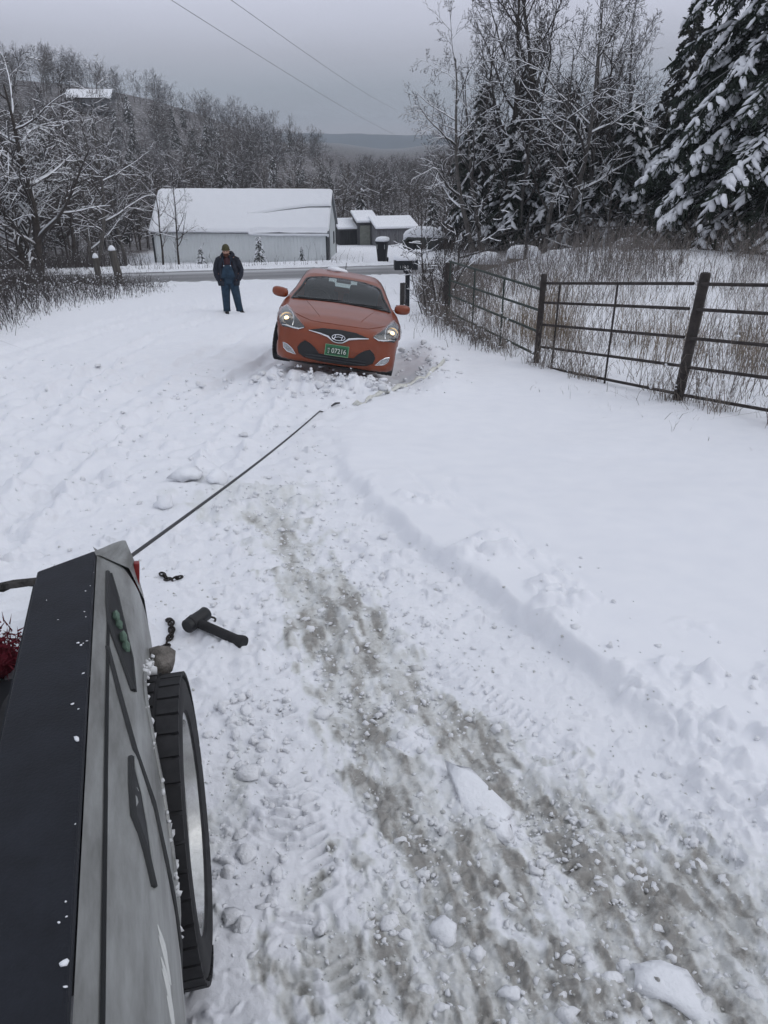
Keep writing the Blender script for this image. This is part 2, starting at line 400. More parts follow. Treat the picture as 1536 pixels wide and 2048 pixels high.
    # churned snow pushed up in front of the car
    ch = np.exp(-((x - CAR_X) / .95) ** 2 - ((y - 9.75) / .38) ** 2)
    h = h + .12 * np.exp(-np.abs((x - CAR_X + .1) / 1.15) ** 4 - ((y - 10.15) / .55) ** 2)
    hc = ch > .02
    if hc.any():
        h[hc] = h[hc] + ch[hc] * (.03 + .10 * np.abs(fbm(x[hc], y[hc], .24, 4, 99, .6, sp[hc])) + .8 * chunks(x[hc], y[hc], .24, .7, 3) + .7 * chunks(x[hc], y[hc], .11, .8, 4))
    return h, slush, drive, untouched

def ground(x, y, micro=True):
    x = np.atleast_1d(np.asarray(x, float)); y = np.atleast_1d(np.asarray(y, float))
    z = base(x, y) + car_ground(x, y)
    if micro:
        m_ = (y < 34)
        if m_.any():
            z = z.copy(); z[m_] += relief(x[m_], y[m_], np.full(m_.sum(), .03))[0]
    return z

def gz(x, y, micro=True): return float(ground(x, y, micro)[0])

def build_ground():
    r = [-9, -6, -4, -2.5, -1.5, -.8, -.4, -.15]; v = .05
    while v < 60:
        r.append(v); v += (v * v + 3.9) / (750 * 1.96) * 1.55
    while v < 1700:
        r.append(v); v *= 1.035
    r = np.array(r)
    t = np.linspace(-.72, .72, 700)
    o = np.array([.74, .77, .81, .86, .92, 1.0, 1.1, 1.25, 1.5, 1.9, 2.5, 3.5, 5, 8])
    t = np.concatenate([-o[::-1], t, o])
    wid = np.maximum(.895 * r + .9, .8)
    X = wid[:, None] * t[None]; Y = np.repeat(r[:, None], len(t), 1)
    sp = np.maximum(np.gradient(r)[:, None], np.abs(np.gradient(X, axis=1))) * np.ones_like(X)
    Z = base(X, Y) + car_ground(X, Y)
    SL = np.zeros_like(X); DR = np.zeros_like(X)
    m_ = Y < 36
    h, s_, d_, _ = relief(X[m_], Y[m_], sp[m_])
    fade = 1 - smooth(31.5, 34.5, Y[m_] - .2 * (np.clip(X[m_], -70, 70) + 5) * smooth(16, 33, Y[m_]))
    Z[m_] += h * fade; SL[m_] = s_; DR[m_] = d_
    fr = (Y >= 30)
    Z[fr] += .10 * fbm(X[fr], Y[fr], 3.0, 3, 5, sp=sp[fr]) * (np.abs(Y[fr] - .2 * (np.clip(X[fr], -70, 70) + 5) - 38) > 4.2)
    nr, nc = X.shape
    i = np.arange(nr - 1)[:, None] * nc + np.arange(nc - 1)[None]
    F = np.stack([i, i + 1, i + nc + 1, i + nc], -1).reshape(-1, 4)
    m = bpy.data.materials.new('trodden_snow'); m.use_nodes = True; tt = m.node_tree; b = tt.nodes['Principled BSDF']
    b.inputs['Specular IOR Level'].default_value = .25
    def nd(k, **kw):
        n = tt.nodes.new(k)
        for a, v_ in kw.items(): setattr(n, a, v_)
        return n
    at = nd('ShaderNodeAttribute', attribute_name='slush'); co = nd('ShaderNodeTexCoord')
    n1 = nd('ShaderNodeTexNoise'); n1.inputs['Scale'].default_value = 34; n1.inputs['Detail'].default_value = 5; n1.inputs['Roughness'].default_value = .7
    tt.links.new(co.outputs['Object'], n1.inputs['Vector'])
    n2 = nd('ShaderNodeTexNoise'); n2.inputs['Scale'].default_value = 5; n2.inputs['Detail'].default_value = 4
    tt.links.new(co.outputs['Object'], n2.inputs['Vector'])
    ma_ = nd('ShaderNodeMath', operation='MULTIPLY_ADD'); ma_.inputs[1].default_value = .9; ma_.inputs[2].default_value = -.45; tt.links.new(n1.outputs[0], ma_.inputs[0])
    mb_ = nd('ShaderNodeMath', operation='ADD'); tt.links.new(at.outputs['Fac'], mb_.inputs[0]); tt.links.new(ma_.outputs[0], mb_.inputs[1])
    mc_ = nd('ShaderNodeMath', operation='MULTIPLY'); mc_.use_clamp = True; tt.links.new(mb_.outputs[0], mc_.inputs[0])
    sm_ = nd('ShaderNodeMapRange'); sm_.inputs[1].default_value = .02; sm_.inputs[2].default_value = .5; tt.links.new(at.outputs['Fac'], sm_.inputs[0]); tt.links.new(sm_.outputs[0], mc_.inputs[1])
    rp = nd('ShaderNodeValToRGB'); e = rp.color_ramp.elements
    e[0].position = 0; e[0].color = (.84, .85, .885, 1); e[1].position = 1; e[1].color = (.315, .305, .285, 1)
    for p, c in ((.3, (.75, .765, .77)), (.66, (.60, .605, .59))):
        q = e.new(p); q.color = (*c, 1)
    tt.links.new(mc_.outputs[0], rp.inputs[0])
    # faint yellowish grey tint in worn snow
    mx = nd('ShaderNodeMix', data_type='RGBA', blend_type='MULTIPLY'); tt.links.new(rp.outputs[0], mx.inputs['A'])
    r2 = nd('ShaderNodeValToRGB'); r2.color_ramp.elements[0].position = .3; r2.color_ramp.elements[0].color = (.95, .955, .965, 1); r2.color_ramp.elements[1].position = .7; r2.color_ramp.elements[1].color = (1, 1, 1, 1)
    tt.links.new(n2.outputs[0], r2.inputs[0]); tt.links.new(r2.outputs[0], mx.inputs['B']); mx.inputs['Factor'].default_value = 1
    tt.links.new(mx.outputs['Result'], b.inputs['Base Color'])
    rr = nd('ShaderNodeMapRange'); rr.inputs[3].default_value = .75; rr.inputs[4].default_value = .33; tt.links.new(at.outputs['Fac'], rr.inputs[0]); tt.links.new(rr.outputs[0], b.inputs['Roughness'])
    # fine crumbs
    ad = nd('ShaderNodeAttribute', attribute_name='drive')
    n3 = nd('ShaderNodeTexNoise'); n3.inputs['Scale'].default_value = 55; n3.inputs['Detail'].default_value = 6; n3.inputs['Roughness'].default_value = .7
    tt.links.new(co.outputs['Object'], n3.inputs['Vector'])
    bp = nd('ShaderNodeBump'); bp.inputs['Distance'].default_value = .010
    bs = nd('ShaderNodeMapRange'); bs.inputs[3].default_value = .14; bs.inputs[4].default_value = .55; tt.links.new(ad.outputs['Fac'], bs.inputs[0]); tt.links.new(bs.outputs[0], bp.inputs['Strength'])
    tt.links.new(n3.outputs[0], bp.inputs['Height']); tt.links.new(bp.outputs[0], b.inputs['Normal'])
    fl = np.maximum(smooth(72, 84, Y), smooth(43.5, 47, Y) * np.maximum(smooth(3, 6, X), smooth(-18, -21, X)))
    fl = fl + .9 * smooth(225, 290, Y)
    af = nd('ShaderNodeAttribute', attribute_name='litter'); n4 = nd('ShaderNodeTexNoise'); n4.inputs['Scale'].default_value = 1.1; n4.inputs['Detail'].default_value = 8; n4.inputs['Roughness'].default_value = .8; tt.links.new(co.outputs['Object'], n4.inputs['Vector'])
    r4 = nd('ShaderNodeMapRange'); r4.inputs[1].default_value = .30; r4.inputs[2].default_value = .50; tt.links.new(n4.outputs[0], r4.inputs[0]); m4 = nd('ShaderNodeMath', operation='MULTIPLY'); tt.links.new(r4.outputs[0], m4.inputs[0]); tt.links.new(af.outputs['Fac'], m4.inputs[1])
    x4 = nd('ShaderNodeMix', data_type='RGBA'); tt.links.new(m4.outputs[0], x4.inputs['Factor']); tt.links.new(mx.outputs['Result'], x4.inputs['A']); x4.inputs['B'].default_value = (.09, .08, .08, 1); tt.links.new(x4.outputs['Result'], b.inputs['Base Color'])
    me = fast_mesh('snowy_ground', np.stack([X, Y, Z], -1).reshape(-1, 3), F, m, smoothed=True)
    a = me.attributes.new('slush', 'FLOAT', 'POINT'); a.data.foreach_set('value', SL.ravel().astype(np.float32))
    a = me.attributes.new('litter', 'FLOAT', 'POINT'); a.data.foreach_set('value', fl.ravel().astype(np.float32))
    a = me.attributes.new('drive', 'FLOAT', 'POINT'); a.data.foreach_set('value', DR.ravel().astype(np.float32))
    tag(obj('ground', me), 'snow covered ground with churned driveway and slushy tyre bands', kind='structure')
build_ground()

# loose lumps of snow and ice, far too many to count
def icos(sub):
    bm = bmesh.new(); bmesh.ops.create_icosphere(bm, subdivisions=sub, radius=1); bm.verts.index_update()
    v = np.array([p.co[:] for p in bm.verts]); f = np.array([[q.index for q in fc.verts] for fc in bm.faces]); bm.free(); return v, f
IC1, IC2 = icos(1), icos(2)

def scatter_lumps(pts, size, ico, seed, squash=.7, jag=.28):
    g = np.random.default_rng(seed); v, f = ico; n = len(pts)
    s = size[:, None] * g.uniform(.6, 1.4, (n, 3)) * np.array([1, 1, squash])
    jit = 1 + g.normal(0, jag, (n, len(v), 1))
    a = g.uniform(0, 2 * np.pi, n); ca, sa = np.cos(a), np.sin(a)
    V = v[None] * jit * s[:, None]
    V = np.stack([V[..., 0] * ca[:, None] - V[..., 1] * sa[:, None], V[..., 0] * sa[:, None] + V[..., 1] * ca[:, None], V[..., 2]], -1) + pts[:, None]
    return V.reshape(-1, 3), (f[None] + (np.arange(n) * len(v))[:, None, None]).reshape(-1, 3)

def clumps():
    g = np.random.default_rng(11); P = []; S = []
    def put(x, y, s, sink=.25):
        P.append(np.stack([x, y, ground(x, y) + s * sink], -1)); S.append(s)
    # along both slush bands and between them
    for B, wd_, n in ((BA, .30, 1300), (BB, .32, 1100)):
        k = g.integers(0, len(B) - 1, n); t = g.random(n); B_ = np.array(B); p = B_[k] * (1 - t)[:, None] + B_[k + 1] * t[:, None]
        x = p[:, 0] + g.normal(0, wd_, n); y = p[:, 1] + g.normal(0, .15, n); y = np.maximum(y, .7)
        put(x, y, np.minimum(.022, .003 + g.gamma(1.3, .0028, n)) * (.7 + y * .12))
    # whole churned drive
    n = 1700; y = .9 + 11 * g.random(n) ** 1.6; rx = np.interp(y, RY, RX); x = rx - .05 - (g.random(n) ** 1.2) * (y * .62 + 1.2)
    put(x, y, np.minimum(.03, .003 + g.gamma(1.2, .0030, n)) * (.7 + y * .12))
    # crumbs on the bank
    n = 90; y = 1.3 + 3.0 * g.random(n); x = np.interp(y, RY, RX) + .12 + np.abs(g.normal(0, .40, n)); put(x, y, .003 + g.gamma(1.4, .0035, n))
    # spoil in front of the car and along its wheels
    n = 130; x = CAR_X + g.normal(0, .8, n); y = 9.85 + g.normal(0, .32, n); put(x, y, .012 + g.gamma(1.4, .010, n), .2)
    n = 70; x = CAR_X + 1.2 + g.normal(0, .25, n); y = 10.5 + 3.5 * g.random(n); put(x, y, .012 + g.gamma(1.4, .010, n), .2)
    # bottom right spoil
    n = 1300; x = -.05 + 1.25 * g.random(n); y = .95 + 1.0 * g.random(n); put(x, y, .003 + g.gamma(1.4, .0034, n), .3)
    n = 260; x = -.55 + g.normal(0, .12, n); y = 1.4 + 1.3 * g.random(n); put(x + .06 * (2 - y), y, .004 + g.gamma(1.4, .005, n), .3)
    P = np.concatenate(P); S = np.concatenate(S)
    big = S > .016
    V1, F1 = scatter_lumps(P[~big], S[~big], IC1, 1, .7, .34); V2, F2 = scatter_lumps(P[big], S[big], IC2, 2, .7, .2)
    me = fast_mesh('snow_lumps', np.concatenate([V1, V2]), [np.concatenate([F1, F2 + len(V1)])], mat('lump_snow', (.82, .83, .86), .7, var=.16, vscale=2.5, col2=(.74, .75, .77), bump=.4, bscale=90, spec=.25), smoothed=True)
    tag(obj('snow_lumps', me), 'loose crumbs and lumps of snow scattered over the driveway', 'snow lumps', kind='stuff')
    g = np.random.default_rng(19); n = 15000; y = .85 + 3.6 * g.random(n) ** 1.7; x = np.interp(y, RY, RX) + .15 - g.random(n) * (y * .5 + 1.3); k = (g.random(n) < .07 + .8 * smooth(.05, .6, relief(x, y, np.full(n, .02))[1])); x, y = x[k], y[k]; n = len(x)
    sz = np.minimum(.014, .0016 + g.gamma(1.3, .0017, n)) * (.75 + .22 * y); octa = (np.array([[1, 0, 0], [-.9, .2, 0], [0, 1, .1], [.1, -1, 0], [.2, 0, 1], [0, .1, -1.]]), np.array([[0, 2, 4], [2, 1, 4], [1, 3, 4], [3, 0, 4], [2, 0, 5], [1, 2, 5], [3, 1, 5], [0, 3, 5]]))
    V3, F3 = scatter_lumps(np.stack([x, y, ground(x, y) + sz * .25], -1), sz, octa, 9, .55, .3)
    tag(obj('ice_chips', fast_mesh('ice_chips', V3, F3, mat('grey_ice_chips', (.72, .73, .74), .5, var=.2, vscale=9, col2=(.46, .46, .44), spec=.4))), 'small angular ice chips strewn through the slush', 'ice chips', kind='stuff')
    # the few large blocks one can point at
    for (x, y, s, nm, lab) in ((.79, 1.27, .05, 'ice_block', 'long pale ice block at the lower right of the slush'),
                               (.345, 1.25, .026, 'snow_ball', 'round white snow lump in the slush near the bottom edge'),
                               (.18, 1.46, .030, 'ice_block', 'broken jagged white ice piece in the brown slush'),
                               (.36, 2.0, .055, 'ice_slab', 'flat white slab of packed snow between the slush bands'),
                               (-1.65, 5.83, .13, 'snow_block', 'large dirty snow block lying left of the winch cable'),
                               (-1.40, 5.75, .12, 'snow_block', 'broken snow block right under the winch cable'),
                               (-1.69, 5.2, .08, 'snow_block', 'smaller snow clod just below the large dirty block')):
        v, f = scatter_lumps(np.array([[x, y, gz(x, y) + s * (.3 if nm != 'ice_slab' else .42)]]), np.array([s]), IC2, int(abs(x * 1000)) + 3, .6 if nm != 'ice_slab' else .18, .20)
        if nm == 'ice_slab' or 'long' in lab:
            c = v.mean(0); a = -.95 if nm == 'ice_slab' else -.7; d = v - c; u = np.array([math.sin(-a) * -1, math.cos(a), 0]); u = np.array([-.45, .89, 0]) if nm == 'ice_slab' else np.array([.75, -.66, 0])
            d = d + np.outer(d @ u, u) * (1.6 if nm == 'ice_slab' else .8); v = c + d
        tag(obj(nm, fast_mesh(nm, v, f, M['snow'])), lab, 'snow block')
clumps()

# ------------------------------------------------------------------ the stuck car
M['paint'] = mat('orange_car_paint', (.215, .042, .011), .38, .15, var=.10, vscale=3, spec=.4, coat=.45)
M['glass'] = None
def glass(name, tint=(.55, .62, .60), gl=.35):
    m = bpy.data.materials.new(name); m.use_nodes = True; t = m.node_tree; t.nodes.clear()
    o = t.nodes.new('ShaderNodeOutputMaterial'); mx = t.nodes.new('ShaderNodeMixShader'); tr = t.nodes.new('ShaderNodeBsdfTransparent'); gg = t.nodes.new('ShaderNodeBsdfGlossy')
    lw = t.nodes.new('ShaderNodeLayerWeight'); fr = t.nodes.new('ShaderNodeMath'); fr.operation = 'POWER'; fr.inputs[1].default_value = 4.0; t.links.new(lw.outputs['Facing'], fr.inputs[0])
    ml = t.nodes.new('ShaderNodeMath'); ml.operation = 'MULTIPLY_ADD'; ml.inputs[1].default_value = .75; ml.inputs[2].default_value = gl; ml.use_clamp = True
    t.links.new(fr.outputs[0], ml.inputs[0]); t.links.new(ml.outputs[0], mx.inputs[0])
    tr.inputs[0].default_value = (*tint, 1); gg.inputs[0].default_value = (.85, .88, .9, 1); gg.inputs['Roughness'].default_value = .04
    t.links.new(tr.outputs[0], mx.inputs[1]); t.links.new(gg.outputs[0], mx.inputs[2]); t.links.new(mx.outputs[0], o.inputs[0]); return m
M['glass'] = glass('tinted_windscreen_glass', (.66, .73, .71), .04)
M['lens'] = glass('clear_lamp_lens', (.92, .93, .93), .05)
M['lamp_on'] = mat('lit_bulb', (1, .8, .5), .3, emit=(1.0, .72, .38), estr=2.6)
M['reflector'] = mat('lamp_reflector', (.42, .40, .38), .22, .9)
M['cloth_dark'] = mat('dark_seat_cloth', (.020, .021, .024), .9)
M['plate_green'] = mat('green_plate', (.035, .16, .075), .45, var=.15, vscale=30)
M['plate_white'] = mat('plate_white', (.62, .66, .60), .5)

def sdpoly(px, py, poly):
    """signed distance to a closed polygon (negative inside), vectorised"""
    d = np.full(px.shape, 1e9); s = np.ones(px.shape); n = len(poly)
    for i in range(n):
        ax, ay = poly[i]; bx, by = poly[i - 1]; ex, ey = bx - ax, by - ay; wx, wy = px - ax, py - ay
        t = np.clip((wx * ex + wy * ey) / (ex * ex + ey * ey + 1e-12), 0, 1); qx, qy = wx - ex * t, wy - ey * t
        d = np.minimum(d, qx * qx + qy * qy)
        c1 = py >= ay; c2 = py < by; c3 = ex * wy > ey * wx
        s = np.where((c1 & c2 & c3) | (~c1 & ~c2 & ~c3), -s, s)
    return s * np.sqrt(d)

def smax(a, b, k):
    h = np.clip(.5 + .5 * (a - b) / k, 0, 1); return b + (a - b) * h + k * h * (1 - h)

SIDE = [(.10, .15), (.035, .25), (.0, .42), (.03, .58), (.075, .68), (.17, .745), (.40, .825), (.75, .90), (1.08, .955), (1.20, .985), (1.55, 1.165),
        (1.98, 1.335), (2.35, 1.392), (2.75, 1.395), (3.2, 1.345), (3.6, 1.25), (3.95, 1.10), (4.15, .98), (4.22, .75), (4.20, .40), (4.05, .20), (3.6, .17), (.9, .16)]
PLAN = [(-.9, -.3), (0, 0), (.30, .012), (.52, .055), (.68, .14), (.78, .26), (.845, .46), (.88, .80), (.89, 1.2), (.885, 2.0), (.895, 3.2), (.87, 3.7), (.78, 4.05), (.6, 4.2), (0, 4.23), (-.9, 4.3)]
FRONT = [(-1, .10), (.78, .13), (.845, .21), (.875, .33), (.895, .52), (.893, .66), (.875, .78), (.83, .875), (.775, .94), (.735, .985), (.685, 1.10), (.60, 1.285), (.545, 1.36), (.44, 1.405), (0, 1.43), (-1, 1.43)]

def car_f(x, y, z):
    ax = np.abs(x)
    zc = z + .085 * ax ** 2 * (1 - .2 * smooth(1.2, 2, y))
    f = smax(sdpoly(y, zc, SIDE), sdpoly(ax, z, FRONT), .09)
    f = smax(f, sdpoly(ax, y, PLAN), .07)
    for wy in (.85, 3.50):                                   # wheel arches
        c = np.hypot(y - wy, z - .33) - .375
        c = np.maximum(c, .62 - ax)
        f = np.maximum(f, -c)
    return f

def car_shell():
    nu = 104; nf, nm, nr = 44, 84, 18
    rows = []
    for i in range(nf):                                      # nose: rays fan out from a point inside the bonnet
        ph = (i + .0) / nf * math.pi / 2
        rows.append((np.array([0, 1.0, .52]), ph))
    for i in range(nm): rows.append((np.array([0, 1.0 + 2.4 * i / (nm - 1), .52 + .12 * math.sin(math.pi * i / (nm - 1))]), math.pi / 2))
    for i in range(1, nr + 1): rows.append((np.array([0, 3.4, .52]), math.pi / 2 + i / nr * math.pi / 2))
    th = np.linspace(0, 2 * math.pi, nu, endpoint=False)
    O = np.zeros((len(rows), nu, 3)); D = np.zeros_like(O)
    for i, (o, ph) in enumerate(rows):
        O[i] = o; D[i, :, 0] = math.sin(ph) * np.sin(th); D[i, :, 2] = math.sin(ph) * np.cos(th); D[i, :, 1] = -math.cos(ph)
    lo = np.zeros(O.shape[:2]); hi = None; t = np.zeros(O.shape[:2]); done = np.zeros(O.shape[:2], bool); prev = t.copy()
    for k in range(46):
        t = np.where(done, t, prev + .035); P = O + D * t[..., None]; ins = car_f(P[..., 0], P[..., 1], P[..., 2]) < 0
        new = ~done & ~ins; lo = np.where(new, prev, lo); done |= new; prev = t.copy()
        if done.all(): break
    hi = t.copy()
    for k in range(14):
        mid = (lo + hi) / 2; P = O + D * mid[..., None]; ins = car_f(P[..., 0], P[..., 1], P[..., 2]) < 0
        lo = np.where(ins, mid, lo); hi = np.where(ins, hi, mid)
    P = O + D * hi[..., None]
    V = [tuple(P[0].mean(0))]; V += [tuple(p) for r_ in P[1:] for p in r_]
    n = len(rows) - 1; F = [(0, 1 + (j + 1) % nu, 1 + j) for j in range(nu)]
    for i in range(n - 1):
        for j in range(nu):
            a = 1 + i * nu + j; b = 1 + i * nu + (j + 1) % nu; F.append((a, b, b + nu, a + nu))
    F.append(tuple(1 + (n - 1) * nu + j for j in range(nu)))
    return V, F

def inpoly(p, poly):
    x, y = p; c = False; n = len(poly)
    for i in range(n):
        ax, ay = poly[i]; bx, by = poly[i - 1]
        if (ay > y) != (by > y) and x < (bx - ax) * (y - ay) / (by - ay) + ax: c = not c
    return c

def refine(poly, step):
    o = []
    for i in range(len(poly)):
        a = Vector(poly[i]); b = Vector(poly[(i + 1) % len(poly)]); k = max(1, int((b - a).length / step))
        o += [tuple(a.lerp(b, j / k)) for j in range(k)]
    return o

def spline_closed(poly, sub=4):
    o = []; n = len(poly)
    for i in range(n):
        p0, p1, p2, p3 = (Vector(poly[(i + k) % n]) for k in (-1, 0, 1, 2))
        for j in range(sub):
            t = j / sub; o.append(tuple(.5 * ((2 * p1) + (-p0 + p2) * t + (2 * p0 - 5 * p1 + 4 * p2 - p3) * t * t + (-p0 + 3 * p1 - 3 * p2 + p3) * t ** 3)))
    return o

def mirror(half): return [p for p in half] + [(-x, z) for x, z in reversed(half) if abs(x) > 1e-6]

def patch(bvh, poly, off, step=.03, axis='front', skirt=.012, dent=0.0):
    """a panel lying on the body: polygon seen from the front (x,z) or top (x,y), dropped onto the shell"""
    bd = refine(poly, step); nb = len(bd); xs = [p[0] for p in bd]; ys = [p[1] for p in bd]
    pts = list(bd); x = min(xs) + step / 2
    while x < max(xs):
        y = min(ys) + step / 2
        while y < max(ys):
            if inpoly((x, y), bd) and min((x - a) ** 2 + (y - b) ** 2 for a, b in bd) > (step * .55) ** 2: pts.append((x, y))
            y += step
        x += step
    co, ed, fc, ov, oe, of = delaunay_2d_cdt([Vector(p) for p in pts], [(i, (i + 1) % nb) for i in range(nb)], [], 1, 1e-6)
    D = Vector((0, 1, 0)) if axis == 'front' else Vector((0, 0, -1)) if axis == 'top' else Vector((0, -1, 0))
    V = []
    for c in co:
        o = Vector((c[0], -2, c[1])) if axis == 'front' else Vector((c[0], c[1], 3)) if axis == 'top' else Vector((c[0], 7, c[1]))
        h = bvh.ray_cast(o, D)
        q = h[0] if h[0] is not None else bvh.find_nearest(o + D * 2)[0]
        nn = h[1] if h[0] is not None else -D
        if nn.dot(D) > 0: nn = -nn
        V.append(q + nn * off)
    F = [tuple(f) for f in fc]
    # boundary skirt so that the panel has thickness
    from collections import Counter
    cnt = Counter(); dirn = {}
    for f in F:
        for i in range(len(f)):
            a, b = f[i], f[(i + 1) % len(f)]; cnt[frozenset((a, b))] += 1; dirn[frozenset((a, b))] = (a, b)
    base_n = len(V); back = {}
    for k, c in cnt.items():
        if c == 1:
            a, b = dirn[k]
            for q in (a, b):
                if q not in back: back[q] = len(V); V.append(V[q] + D * (off + skirt))
            F.append((b, a, back[a], back[b]))
    return V, F

def pobj(name, VF, m, parent, smoothed=True):
    return MB().add(VF[0], VF[1]).build(name, m, parent, 'auto' if smoothed else False)

def text_mesh(txt, size, name, m, parent, loc, rot, extrude=.0015, sx=1.0):
    c = bpy.data.curves.new(name, 'FONT'); c.body = txt; c.size = size; c.extrude = extrude; c.align_x = 'CENTER'; c.align_y = 'CENTER'
    o = bpy.data.objects.new(name, c); COL.objects.link(o)
    me = bpy.data.meshes.new_from_object(o.evaluated_get(bpy.context.evaluated_depsgraph_get()))
    bpy.data.objects.remove(o); bpy.data.curves.remove(c); me.materials.clear(); me.materials.append(m)
    o = obj(name, me, parent, loc, rot); o.scale = (sx, 1, 1); return o

def tyre_rim(mt, mr_, parent, centre, radius, width, rim, yaw, axis_mat=None, name='wheel', blocks=44, spokes=10):
    """wheel standing with its axle along x"""
    w = empty(name, centre, (0, 0, yaw), parent); hw = width / 2; r0 = rim
    t = MB(); prof = [(r0, -hw * .78), (r0 + .012, -hw * .92), (radius * .86, -hw), (radius * .955, -hw * .93), (radius * .99, -hw * .78), (radius, 0),
                      (radius * .99, hw * .78), (radius * .955, hw * .93), (radius * .86, hw), (r0 + .012, hw * .92), (r0, hw * .78)]
    t.lathe(prof, 56, 'x')
    for i in range(blocks):
        a = 2 * math.pi * i / blocks
        for sx in (-1, 1):
            for q, (lo_, hi_) in enumerate(((.08, .42), (.50, .97))):
                aa = a + (.5 if q else 0) * 2 * math.pi / blocks
                rot = Matrix.Rotation(aa, 3, 'X'); c = rot @ Vector((sx * hw * (lo_ + hi_) / 2, 0, radius * (.998 if q == 0 else .988)))
                t.box(c, (hw * (hi_ - lo_), 2 * math.pi * radius / blocks * .84, .012), rot)
    t.build('tyre', mt, w, 'auto')
    k = MB(); k.lathe([(r0 * 1.0, hw * .80), (r0 * 1.02, hw * .86), (r0 * .95, hw * .86), (r0 * .92, hw * .55), (r0 * .80, hw * .35), (r0 * .80, -hw * .3), (r0 * 1.0, -hw * .8)], 48, 'x')
    rm = k.build('rim', mr_, w, 'auto')
    s = MB()
    for i in range(spokes):
        a = 2 * math.pi * i / spokes; rot = Matrix.Rotation(a, 3, 'X')
        s.box(rot @ Vector((hw * .45, 0, r0 * .55)), (.02, r0 * .20, r0 * .75), rot, bev=.005)
    s.lathe([(.0, hw * .62), (r0 * .22, hw * .62), (r0 * .30, hw * .5), (r0 * .30, hw * .3)], 24, 'x')
    s.build('spokes', mr_, rm, 'auto')
    return w

CARSHELL = car_shell()

